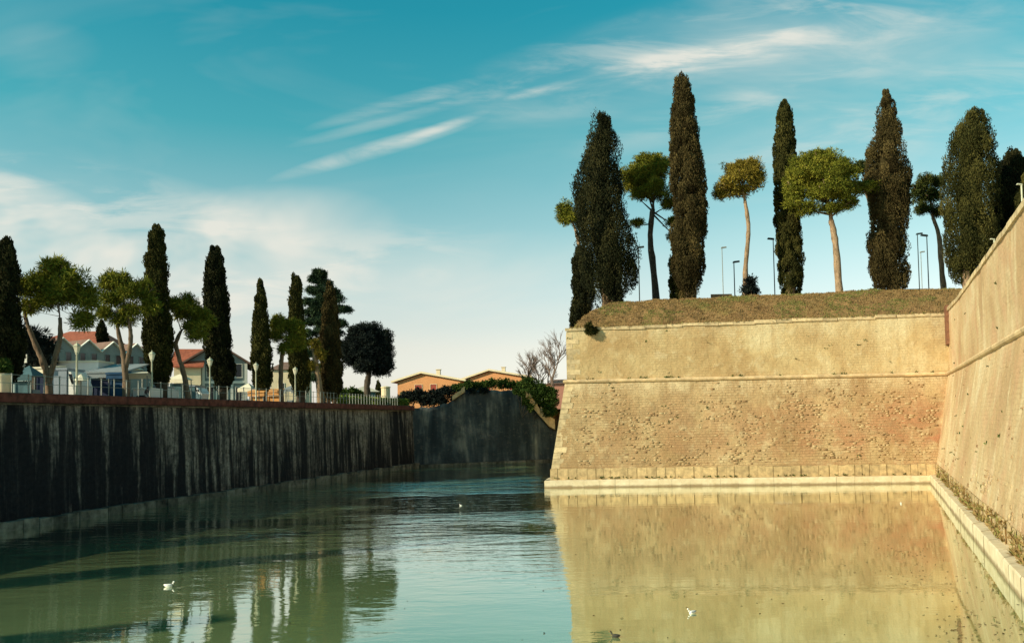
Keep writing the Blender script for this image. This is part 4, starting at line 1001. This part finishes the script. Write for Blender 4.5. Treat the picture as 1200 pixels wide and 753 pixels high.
def street_lamp():
    t = thing('street_lamp', (0, 0, 0), 'x', 'street lamp', 'cream lantern lamps along the left promenade')
    m_ = MB(); m_.lathe((0, 0, 0), [(.14, 0), (.14, .12), (.09, .2), (.075, .7), (.06, .75), (.05, 2.9), (.09, 2.95), (.05, 3.0)], 10); link('pole', m_.mesh('pole', smooth=True), M_pole, t)
    m_ = MB(); m_.lathe((0, 0, 3.0), [(.11, 0), (.21, .36), (.2, .38)], 6); link('lantern', m_.mesh('lantern'), M_lantern, t)
    m_ = MB(); m_.lathe((0, 0, 3.385), [(.25, 0), (.12, .14), (.03, .18), (.03, .26)], 6); link('cap', m_.mesh('cap'), M_pole, t)
    return t
lamp0 = street_lamp()
def copytree(o, parent=None):
    c = o.copy(); COL.objects.link(c); c.parent = parent
    for ch in [x for x in bpy.data.objects if x.parent == o]:
        copytree(ch, c)
    return c
lamps = [(90, 'lantern lamp in front of the gabled barracks over the white truck'), (178, 'lantern lamp against the tallest cypress of the left row'),
         (246, 'lantern lamp in front of the dark cypress and pilastered building'), (300, 'lantern lamp against the lone narrow cypress above orange awnings'),
         (346, 'lantern lamp just left of the broad cedar'), (386, 'lantern lamp in front of the brownish cypress, farthest along the promenade')]
for k, (px_, lb) in enumerate(lamps):
    o = lamp0 if k == 0 else copytree(lamp0)
    Yd = dl(px_, 2.0); o.location = (at(px_, 440, Yd).x, Yd, LZ); o['label'] = lb

def park_lamp(px_, pyt, Yd, label, mat, base=TZ - .2, side=1, head='flat'):
    b = at(px_, pyt, Yd); t = thing('park_lamp', (b.x, Yd, base), label, 'lamp post', 'modern lamp posts on the bastion'); h = b.z
    m_ = MB(); m_.lathe((b.x, Yd, base), [(.09, 0), (.08, .5), (.055, .55), (.045, h - base)], 8); P(m_, 'pole', mat, t)
    m_ = MB()
    hs = .45 if Yd < 60 else 1
    m_.prism([(b.x - .1 * hs * side, Yd - .1 * hs, h), (b.x + .55 * side * hs, Yd - .1 * hs, h + .08 * hs), (b.x + .5 * side * hs, Yd - .1 * hs, h + .22 * hs), (b.x - .05 * side * hs, Yd - .1 * hs, h + .16 * hs)], (0, .25 * hs, 0)); P(m_, 'lamp_head', mat, t)
park_lamp(748, 291, 75, 'dark lamp post between widest cypress and forked pine', M_iron)
park_lamp(860, 308, 76, 'short dark lamp post left of the golden pine', M_iron)
park_lamp(846, 291, 96, 'distant pale lamp post seen left of golden pine', M_rail)
park_lamp(906, 281, 78, 'thin dark lamp post at left side of slim cypress', M_iron, side=-1)
park_lamp(1086, 277, 76, 'dark lamp post beside thin bent pine, right one of the pair', M_iron, side=-1)
park_lamp(1075, 275, 84, 'dark lamp post right of bell shaped cypress, left one of the pair', M_iron)
park_lamp(1165, 281, 52, 'pale lamp post standing behind the rampart coping', M_pole, 12.0, side=-1)
park_lamp(1197, 217, 44, 'pale lamp post at right picture edge above the rampart', M_pole, 12.0, side=-1)
park_lamp(1079, 296, 110, 'far small lamp post between the two dark ones', M_rail)
for k, px_ in enumerate([816, 888, 956, 1011, 1061]):
    pass
M_wood = plain('bench_wood', (0.22, 0.13, 0.07), 0.8, 0.3, 4)
def bench(px_, py_, Yd, z0, label):
    b = at(px_, py_, Yd); t = thing('park_bench', (b.x, Yd, z0), label, 'bench', 'benches on the bastion terrace')
    for nm, c, sz in (('seat', (0, 0, .45), (1.8, .42, .05)), ('backrest', (0, .22, .75), (1.8, .05, .38)), ('leg', (-.7, 0, .21), (.08, .4, .42)), ('leg', (.7, 0, .21), (.08, .4, .42))):
        m_ = MB(); m_.box(Vector((b.x, Yd, z0)) + Vector(c), sz); P(m_, nm, M_wood, t)
bench(846, 344, 68.2, 14.55, 'low wooden bench on the crest between tallest cypress and golden pine')
bench(1076, 342, 67.5, 14.6, 'low wooden bench on the crest below the pair of lamp posts')

# ------------------------------------------------------------------ buildings on the left
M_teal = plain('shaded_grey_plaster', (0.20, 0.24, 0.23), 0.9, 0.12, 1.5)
M_white = plain('white_trim', (0.75, 0.72, 0.62), 0.8, 0.08, 2)
M_redroof = plain('red_roof_tiles', (0.34, 0.10, 0.055), 0.9, 0.35, 3)
M_orange = plain('orange_plaster', (0.60, 0.28, 0.12), 0.9, 0.08, 1)
M_cream = plain('cream_plaster', (0.70, 0.58, 0.38), 0.9, 0.1, 1)
M_darkroof = plain('dull_roof', (0.20, 0.12, 0.09), 0.9, 0.25, 2)
M_pane = plain('window_glass', (0.02, 0.025, 0.03), 0.15, 0.2, 2, spec=.6)
M_redwin = plain('red_shutter', (0.30, 0.06, 0.04), 0.7, 0.2, 2)
M_blue = plain('blue_tarpaulin', (0.008, 0.045, 0.10), 0.7, 0.25, 2)
M_canvas = plain('white_canvas', (0.78, 0.70, 0.52), 0.8, 0.08, 2)
M_grey = plain('grey_canvas', (0.22, 0.25, 0.26), 0.8, 0.12, 2)
M_tealc = plain('teal_canvas', (0.06, 0.12, 0.135), 0.8, 0.2, 2)
M_navy = plain('navy_canvas', (0.012, 0.02, 0.05), 0.8, 0.2, 2)
M_orangec = plain('orange_canvas', (0.62, 0.30, 0.10), 0.8, 0.12, 2)
M_rubber = plain('tyre_rubber', (0.02, 0.02, 0.02), 0.8, 0.2, 4)
M_vanwhite = plain('white_van_paint', (0.70, 0.70, 0.66), 0.35, 0.05, 2, spec=.5)
M_vangrey = plain('grey_panel_paint', (0.20, 0.24, 0.28), 0.4, 0.08, 2, spec=.5)

class Fr:
    """frame of a facade: origin O, ex along it (to the right), ey into the building"""
    def __init__(s, O, ex): s.O = Vector(O); s.ex = Vector(ex).normalized(); s.ey = Vector((-s.ex.y, s.ex.x, 0)); 
    def p(s, x, y, z): v = s.O + s.ex * x + s.ey * y; return Vector((v.x, v.y, z))
def fbox(mb_, fr, x0, x1, y0, y1, z0, z1):
    q = [fr.p(x0, y0, z0), fr.p(x1, y0, z0), fr.p(x1, y1, z0), fr.p(x0, y1, z0)]; mb_.prism(q, (0, 0, z1 - z0))
def window(fr, x, z, w_, h, parent, panemat=None, framemat=None):
    m_ = MB()
    for a in ((x - w_ / 2 - .06, x - w_ / 2, z, z + h), (x + w_ / 2, x + w_ / 2 + .06, z, z + h), (x - w_ / 2 - .06, x + w_ / 2 + .06, z + h, z + h + .06), (x - w_ / 2 - .1, x + w_ / 2 + .1, z - .08, z)):
        fbox(m_, fr, a[0], a[1], -.07, .05, a[2], a[3])
    f = P(m_, 'window', framemat or M_white, parent)
    m_ = MB(); fbox(m_, fr, x - w_ / 2, x + w_ / 2, -.02, .04, z, z + h); P(m_, 'pane', panemat or M_pane, f)

# zigzag gabled barracks
fr = Fr((at(57, 440, 80).x, 80, 0), (.5, .87, 0)); GW = 2.75; NG = 5
bk = thing('barracks', (fr.O.x, fr.O.y, LZ), 'grey plastered building with row of small pointed gables behind the stalls', 'building')
ze = 12.95; za = 14.1; DEP = 9
m_ = MB(); m_.prism([fr.p(0, 0, LZ), fr.p(NG * GW, 0, LZ), fr.p(NG * GW, DEP, LZ), fr.p(0, DEP, LZ)], (0, 0, ze - LZ))
P(m_, 'wall', M_teal, bk)
for k in range(NG):
    x0 = k * GW; m_ = MB()
    m_.prism([fr.p(x0 + .005, .003, ze), fr.p(x0 + GW - .005, .003, ze), fr.p(x0 + GW / 2, .003, za)], fr.ey * (DEP - .01)); P(m_, 'gable', M_teal, bk)
    m_ = MB()
    for sx in (0, 1):
        xa, xb = (x0, x0 + GW / 2) if sx == 0 else (x0 + GW, x0 + GW / 2)
        m_.prism([fr.p(xa, -.25, ze + .02), fr.p(xb, -.25, za + .02), fr.p(xb, -.25, za + .12), fr.p(xa, -.25, ze + .12)], fr.ey * .28)
    P(m_, 'verge_board', M_white, bk)
    m_ = MB()
    for sx in (0, 1):
        xa, xb = (x0, x0 + GW / 2) if sx == 0 else (x0 + GW, x0 + GW / 2)
        m_.prism([fr.p(xa, .04, ze + .03), fr.p(xb, .04, za + .03), fr.p(xb, .04, za + .15), fr.p(xa, .04, ze + .15)], fr.ey * DEP)
    P(m_, 'roof', M_darkroof, bk)
    for wx in (.75, 2.0): window(fr, x0 + wx, 11.35, .55, 1.4, bk, framemat=M_teal)
# red hipped roof house behind
def hiproof(fr, x0, x1, y0, y1, z0, z1, name, mat, parent, rl_=.28):
    m_ = MB(); xm0 = x0 + (x1 - x0) * rl_; xm1 = x1 - (x1 - x0) * rl_; ym = (y0 + y1) / 2
    v = [fr.p(x0, y0, z0), fr.p(x1, y0, z0), fr.p(x1, y1, z0), fr.p(x0, y1, z0), fr.p(xm0, ym, z1), fr.p(xm1, ym, z1)]
    m_.add(v, [(0, 1, 5, 4), (1, 2, 5), (2, 3, 4, 5), (3, 0, 4), (3, 2, 1, 0)]); return P(m_, name, mat, parent)
fr = Fr((at(36, 400, 98).x, 98, 0), (1, .1, 0))
hb = thing('red_roofed_house', (fr.O.x, 98, LZ), 'large house with red hipped roof behind the gabled barracks', 'house')
m_ = MB(); fbox(m_, fr, .5, 8.5, .5, 8.5, LZ, 15.4); P(m_, 'wall', M_cream, hb)
hiproof(fr, 0, 9.2, 0, 9, 15.4, 17.4, 'roof', M_redroof, hb)
for x_ in (1.8, 4.2, 6.6): window(Fr(fr.p(0, .5, 0), fr.ex), x_, 12.8, .8, 1.4, hb)
# white two storey building with pilasters
fr = Fr((at(217, 440, 80).x, 80, 0), (1, .35, 0)); W_ = 5.9
pb = thing('pilastered_building', (fr.O.x, 80, LZ), 'white two storey gabled building with pilasters behind the dark cypress', 'building')
ze = 11.3; za = 13.2
m_ = MB(); m_.prism([fr.p(0, 0, LZ), fr.p(W_, 0, LZ), fr.p(W_, 0, ze), fr.p(W_ / 2, 0, za), fr.p(0, 0, ze)], fr.ey * 8); P(m_, 'wall', M_teal, pb)
m_ = MB()
for xa, xb in ((-.5, W_ / 2), (W_ + .5, W_ / 2)):
    za_ = ze - .3
    m_.prism([fr.p(xa, -.5, za_ + .04), fr.p(xb, -.5, za + .04), fr.p(xb, -.5, za + .22), fr.p(xa, -.5, za_ + .22)], fr.ey * 9)
P(m_, 'roof', M_darkroof, pb)
for x_ in (.15, 1.7, 3.0, 4.4, 5.75):
    m_ = MB(); fbox(m_, fr, x_ - .13, x_ + .13, -.12, .02, LZ, ze - .05); P(m_, 'pilaster', M_white, pb)
m_ = MB(); fbox(m_, fr, .3, W_ - .3, -.08, .02, 9.25, 9.5); P(m_, 'string_course', M_white, pb)
for x_ in (.92, 2.35, 3.7, 5.05):
    window(fr, x_, 9.9, .6, 1.3, pb); window(fr, x_, 7.4, .6, 1.5, pb)
# wing with the red roof to its left
fr = Fr((at(203, 440, 79).x, 79, 0), (1, .25, 0))
wg = thing('red_roofed_wing', (fr.O.x, 79, LZ), 'low cream annex with bright red roof left of the pilastered building', 'building')
m_ = MB(); fbox(m_, fr, 0, 2.5, .4, 5, LZ, 11.0); P(m_, 'wall', M_cream, wg)
m_ = MB(); m_.prism([fr.p(-.3, 0, 10.95), fr.p(-.3, 3, 12.9), fr.p(-.3, 6, 10.95), fr.p(-.3, 6, 10.8), fr.p(-.3, 3, 12.75), fr.p(-.3, 0, 10.8)], fr.ex * 3.1); P(m_, 'roof', M_redroof, wg)
# cream house seen between trunks
fr = Fr((at(317, 440, 105).x, 105, 0), (1, .1, 0))
ch = thing('cream_house', (fr.O.x, 105, LZ), 'pale cream house glimpsed behind the small pine trunk', 'house')
m_ = MB(); fbox(m_, fr, 0, 4.4, 0, 6, LZ, 12.2); P(m_, 'wall', M_cream, ch)
hiproof(fr, -.3, 4.7, -.3, 6.3, 12.2, 13.4, 'roof', M_darkroof, ch)
window(fr, 1.4, 9.2, .7, 1.2, ch); window(fr, 3.0, 9.2, .7, 1.2, ch)
# small house and tank beyond the round tree
fr = Fr((at(414, 460, 110).x, 110, 0), (1, .2, 0))
sh_ = thing('small_house', (fr.O.x, 110, LZ), 'small teal walled house with white roof behind the round tree', 'house')
m_ = MB(); fbox(m_, fr, 0, 3.0, 0, 5, LZ, 9.3); P(m_, 'wall', M_tealc, sh_)
m_ = MB(); m_.prism([fr.p(-.9, -.3, 9.3), fr.p(3.6, -.3, 9.3), fr.p(1.6, -.3, 10.1)], fr.ey * 5.6); P(m_, 'roof', M_white, sh_)
window(fr, .9, 7.6, .6, 1.0, sh_); window(fr, 2.1, 7.6, .6, 1.0, sh_)
b = at(452, 460, 108); tk = thing('water_tank', (b.x, 108, LZ), 'cream cylindrical tank standing behind the hedge', 'tank')
m_ = MB(); m_.lathe((b.x, 108, LZ), [(.6, 0), (.6, 3.3), (.55, 3.35)], 14); P(m_, 'body', M_cream, tk)
m_ = MB(); m_.lathe((b.x, 108, LZ + 3.355), [(.68, 0), (.66, .12), (.2, .22)], 14); P(m_, 'cap', M_cream, tk)

# orange houses
def orange_house(xl, xa, xr, yl, ya, yr, Yd, label, wins, slant=-.12):
    A = at(xl, yl, Yd); fr = Fr((A.x, Yd, 0), (1, slant, 0)); s = Yd / F
    W_ = (xr - xl) * s * 1.0; xm = (xa - xl) * s; zl = A.z; zm = at(xa, ya, Yd).z; zr = at(xr, yr, Yd).z
    t = thing('orange_house', (A.x, Yd, LZ), label, 'house', 'low orange houses beyond the end wall')
    e = .9
    m_ = MB(); m_.prism([fr.p(e, 0, LZ), fr.p(W_ - e, 0, LZ), fr.p(W_ - e, 0, zr + (zm - zr) * e / (W_ - xm) - .2), fr.p(xm, 0, zm - .2), fr.p(e, 0, zl + (zm - zl) * e / xm - .2)], fr.ey * 9); P(m_, 'wall', M_orange, t)
    for nm, a, b_ in (('roof', (0, zl), (xm, zm)), ('roof', (W_, zr), (xm, zm))):
        m_ = MB(); m_.prism([fr.p(a[0], -.45, a[1] - .12), fr.p(b_[0], -.45, b_[1] - .12), fr.p(b_[0], -.45, b_[1] + .10), fr.p(a[0], -.45, a[1] + .10)], fr.ey * 10.5); rf = P(m_, nm, M_darkroof, t)
        m_ = MB(); m_.prism([fr.p(a[0], -.51, a[1] - .14), fr.p(b_[0], -.51, b_[1] - .14), fr.p(b_[0], -.51, b_[1] + .14), fr.p(a[0], -.51, a[1] + .14)], fr.ey * .055); P(m_, 'verge_board', M_cream, rf)
    m_ = MB(); fbox(m_, fr, xm + 1.6, xm + 2.2, 3, 3.6, zm - .6, zm + .55); fbox(m_, fr, xm + 1.5, xm + 2.3, 2.9, 3.7, zm + .553, zm + .65); P(m_, 'chimney', M_cream, rf)
    for (wx, wz_, ww, wh) in wins: window(fr, wx * W_, wz_, ww, wh, t, M_redwin, M_cream)
orange_house(459, 495, 548, 447.5, 436.5, 446, 122, 'left low gabled orange house with red shuttered window beyond the moat end', [(.36, 9.35, 1.1, 1.3), (.56, 9.35, .9, 1.3)])
orange_house(533, 574, 624, 447, 433.5, 442, 130, 'right low gabled orange house nearer the bare trees', [(.42, 9.9, 1.2, 1.2), (.75, 9.9, 1.0, 1.0)])
fr = Fr((at(640, 450, 125).x, 125, 0), (1, .1, 0))
pk = thing('pink_house', (fr.O.x, 125, LZ), 'small pinkish house end beside the bastion behind bare branches', 'house')
m_ = MB(); fbox(m_, fr, .6, 5, 0, 5, LZ, 10.6); P(m_, 'wall', plain('pink_plaster', (0.55, 0.25, 0.18), .9, .1, 1), pk)
hiproof(fr, .3, 5.3, -.3, 5.3, 10.6, 11.4, 'roof', M_darkroof, pk)

# ------------------------------------------------------------------ market stalls and vans
def quad_at(px0, px1, Yd):
    a = at(px0, 450, Yd); b_ = at(px1, 450, Yd); return a.x, b_.x
def stall(xl, xr, ytop, yeave, Yd, dep, topmat, label, sidemat=None, peak=True, name='market_stall', cat='market stall', posts=True, slope=.0):
    x0, x1 = quad_at(xl, xr, Yd); fr = Fr((x0, Yd, 0), (1, 0, 0)); W_ = x1 - x0
    zt = at((xl + xr) / 2, ytop, Yd).z; zeav = at((xl + xr) / 2, yeave, Yd).z
    t = thing(name, (x0, Yd, LZ), label, cat, 'market stalls and vans on the promenade')
    m_ = MB()
    if peak:
        v = [fr.p(-.1, -.1, zeav), fr.p(W_ + .1, -.1, zeav), fr.p(W_ + .1, dep, zeav), fr.p(-.1, dep, zeav), fr.p(W_ / 2, dep / 2, zt)]
        m_.add(v, [(0, 1, 4), (1, 2, 4), (2, 3, 4), (3, 0, 4), (3, 2, 1, 0)])
    else:
        m_.prism([fr.p(-.1, -.2, zeav), fr.p(-.1, -.2, zeav + .1), fr.p(-.1, dep, zt + .1), fr.p(-.1, dep, zt)], fr.ex * (W_ + .2))
    P(m_, 'canopy', topmat, t)
    m_ = MB(); fbox(m_, fr, -.08, W_ + .08, -.14, -.1, zeav - .28, zeav - .005); P(m_, 'valance', topmat, t)
    for (x_, y_) in ((0.03, 0), (W_ - .03, 0), (.03, dep - .15), (W_ - .03, dep - .15)):
        m_ = MB(); m_.tube([fr.p(x_, y_, LZ), fr.p(x_, y_, zeav)], .035, 6); P(m_, 'post', M_rail, t)
    if sidemat:
        m_ = MB(); fbox(m_, fr, .08, W_ - .08, .1, .14, LZ, zeav - .3); P(m_, 'side_curtain', sidemat, t)
    m_ = MB(); fbox(m_, fr, .1, W_ - .1, .3, dep - .4, LZ, LZ + .85); P(m_, 'counter', M_grey, t)
    return t
D1 = dl(30, 4.0)
stall(14, 37, 427, 440, dl(26, 3.5), 1.4, M_tealc, 'teal peaked market tent beside the leftmost cypress', M_tealc)
stall(40, 54, 428, 432, dl(48, 5), 2.0, M_canvas, 'small white awning behind the slanting pine trunk', M_navy, peak=False)
stall(104, 147, 424, 437, dl(126, 3.2), 3.2, M_grey, 'dark blue curtained stall with grey sloping canopy', M_navy, peak=False)
stall(127, 146, 436, 438.5, dl(136, 2.4), .7, M_blue, 'bright blue tarpaulin booth in front of the dark blue stall', M_blue, peak=False)
stall(130, 150, 424, 431, dl(140, 8), 2.4, M_canvas, 'cream peaked awning behind the grey canopy', None)
stall(152, 179, 435, 439, dl(166, 3.6), 2.0, M_canvas, 'cream flat awning on brown posts left of the tallest cypress', None, peak=False)
stall(197, 215, 437, 444, dl(206, 4), 1.6, M_canvas, 'white peaked awning between tallest cypress and leaning pine', M_tealc)
stall(280, 294, 448, 455, dl(287, 5), 1.8, M_canvas, 'small white awning right of the pilastered building', None)
stall(292, 309, 457, 460, dl(300, 2.6), 1.0, M_orangec, 'orange covered stand behind the railing, left one', M_orangec, peak=False)
stall(312, 328, 456, 459.5, dl(320, 2.6), 1.0, M_orangec, 'orange covered stand behind the railing, right one', M_orangec, peak=False)
stall(334, 345, 451, 455, dl(340, 4), 1.2, M_grey, 'small grey awning behind the railing beside the cedar', None)
# umbrella in front of the truck
Yd = dl(95, 2.6); b = at(95, 440, Yd); um = thing('market_umbrella', (b.x, Yd, LZ), 'beige market umbrella in front of the white truck', 'umbrella')
m_ = MB(); m_.tube([(b.x, Yd, LZ), (b.x, Yd, at(95, 438, Yd).z)], .03, 6); P(m_, 'pole', M_rail, um)
m_ = MB(); m_.lathe((b.x, Yd, at(95, 446, Yd).z), [(.42, 0), (.3, .16), (.03, .42)], 8); P(m_, 'canopy', M_canvas, um)

def truck(xl, xr, ytop, Yd, label, boxmat, roofmat, cab=True, name='box_truck', cat='truck', hh=None):
    x0, x1 = quad_at(xl, xr, Yd); fr = Fr((x0, Yd, 0), (1, 0, 0)); W_ = x1 - x0
    zt = at((xl + xr) / 2, ytop, Yd).z if hh is None else LZ + hh
    t = thing(name, (x0, Yd, LZ), label, cat, 'market stalls and vans on the promenade')
    cw = min(1.5, W_ * .32) if cab else 0
    m_ = MB(); fbox(m_, fr, 0, W_ - cw - .04, 0, 1.9, LZ + .55, zt - .12); P(m_, 'cargo_box', boxmat, t)
    m_ = MB(); fbox(m_, fr, -.05, W_ - cw + .01, -.06, 1.96, zt - .118, zt); P(m_, 'roof_panel', roofmat, t)
    if cab:
        a = W_ - cw; zc = LZ + .4; zr = min(zt - .15, LZ + 2.1)
        m_ = MB(); m_.prism([fr.p(a, .05, zc), fr.p(W_, .05, zc), fr.p(W_ + .02, .05, zc + .75), fr.p(W_ - .35, .05, zr - .05), fr.p(W_ - .55, .05, zr), fr.p(a, .05, zr)], fr.ey * 1.8); cb_ = P(m_, 'cab', M_vanwhite, t)
        m_ = MB(); m_.prism([fr.p(a + .25, .035, zc + .85), fr.p(W_ - .18, .035, zc + .85), fr.p(W_ - .45, .035, zr - .2), fr.p(a + .25, .035, zr - .2)], fr.ey * .012); P(m_, 'side_window', M_pane, cb_)
    for x_ in (.6, W_ - .7):
        m_ = MB(); m_.tube([fr.p(x_, -.02, LZ + .34), fr.p(x_, .22, LZ + .34)], .34, 14); wl = P(m_, 'wheel', M_rubber, t)
        m_ = MB(); m_.tube([fr.p(x_, -.035, LZ + .34), fr.p(x_, -.021, LZ + .34)], .17, 10); P(m_, 'rim', M_vangrey, wl)
truck(52, 116, 422.5, dl(84, 6.5), 'long white roofed market truck behind the first lantern lamp', M_vanwhite, M_canvas, cab=False)
truck(57, 89, 431, dl(73, 3.4), 'grey sided box truck parked right of slanting pine trunk', M_vangrey, M_vangrey)
truck(156, 176, 454, dl(166, 1.9), 'white van parked below the cream flat awning', M_vanwhite, M_vanwhite, name='van', cat='van')
truck(180, 196, 452, dl(188, 2.4), 'pale van parked behind trunk of the tallest cypress', M_vanwhite, M_vangrey, name='van', cat='van')
truck(214, 236, 451, dl(226, 5.5), 'teal grey van behind the leaning pine trunk', M_tealc, M_vangrey, name='van', cat='van')
# white sign panel by the yew
Yd = dl(28, 5); b = at(28, 420, Yd); sg = thing('sign_board', (b.x, Yd, LZ), 'blank white board on a post above the teal tent', 'sign')
m_ = MB(); m_.tube([(b.x, Yd, LZ), (b.x, Yd, b.z)], .05, 6); P(m_, 'post', M_rail, sg)
m_ = MB(); m_.box((b.x, Yd - .06, b.z), (.42, .06, .5), (1, .05, 0)); P(m_, 'panel', M_white, sg)
# cream urn-like pillar at left edge
Yd = dl(4, 1.4); b = at(4, 450, Yd); pl = thing('planter', (b.x, Yd, LZ), 'cream round planter at the left picture edge under the cypress', 'planter')
m_ = MB(); m_.lathe((b.x, Yd, LZ), [(.22, 0), (.28, .1), (.30, .9), (.36, 1.3), (.42, 1.45), (.40, 1.5)], 14); P(m_, 'pot', M_cream, pl, True)
r = np.random.default_rng(77)
V, Q, T = foliage_ball(r, (0, 0, 1.75), (.35, .35, .4), 60, .2, 18, .2, .06, .5, .2, lower=-.4); link('plant', npmesh('plant', V, Q, T), M_bush, pl)

# ------------------------------------------------------------------ water birds
M_feather = plain('white_feathers', (0.85, 0.82, 0.75), 0.7, 0.05, 4)
M_duckdark = plain('dark_feathers', (0.05, 0.045, 0.035), 0.7, 0.3, 6)
M_beak = plain('orange_beak', (0.6, 0.25, 0.04), 0.5, 0.1, 6)
def bird(px_, py_, heading, mat, label, sc=1.0, wingmat=None):
    d = ray(px_, py_); k = -CAMZ / d.z; p = Vector((d.x * k, d.y * k, 0))
    t = thing('water_bird', tuple(p), label, 'bird', 'birds floating on the moat')
    t.rotation_euler = (0, 0, heading); t.scale = (sc * .62, sc * .62, sc * .62)
    body = [(-.25, .12, .012), (-.2, .09, .045), (-.1, .06, .085), (.02, .05, .10), (.12, .07, .08), (.17, .13, .045), (.19, .19, .036), (.21, .235, .048), (.25, .235, .036), (.275, .225, .015)]
    m_ = MB(); m_.tube([(a, 0, b_) for a, b_, c in body], [c for a, b_, c in body], 12); link('body', m_.mesh('body', smooth=True), mat, t)
    for sy in (-1, 1):
        m_ = MB(); m_.tube([(-.24, sy * .03, .13), (-.1, sy * .085, .10), (.06, sy * .085, .09), (.1, sy * .07, .08)], [.01, .035, .04, .015], 8); link('wing', m_.mesh('wing', smooth=True), wingmat or mat, t)
    m_ = MB(); m_.tube([(.27, 0, .225), (.32, 0, .215)], [.013, .006], 6); link('beak', m_.mesh('beak'), M_beak, t)
bird(198, 687, .2, M_feather, 'white gull floating on the green water at lower left', 1.0, M_feather)
bird(540, 592, 2.8, M_feather, 'tiny pale bird on rippled water in the middle distance', .6, M_vangrey)
bird(811, 718, 3.4, M_feather, 'white gull with grey wing on golden reflections, lower centre', .8, M_vangrey)
bird(1056, 590, 1.2, M_feather, 'small white bird near the inner corner of the walls', .6)
bird(721, 746, 2.6, M_duckdark, 'dark duck at the bottom edge below the bastion reflection', .8)
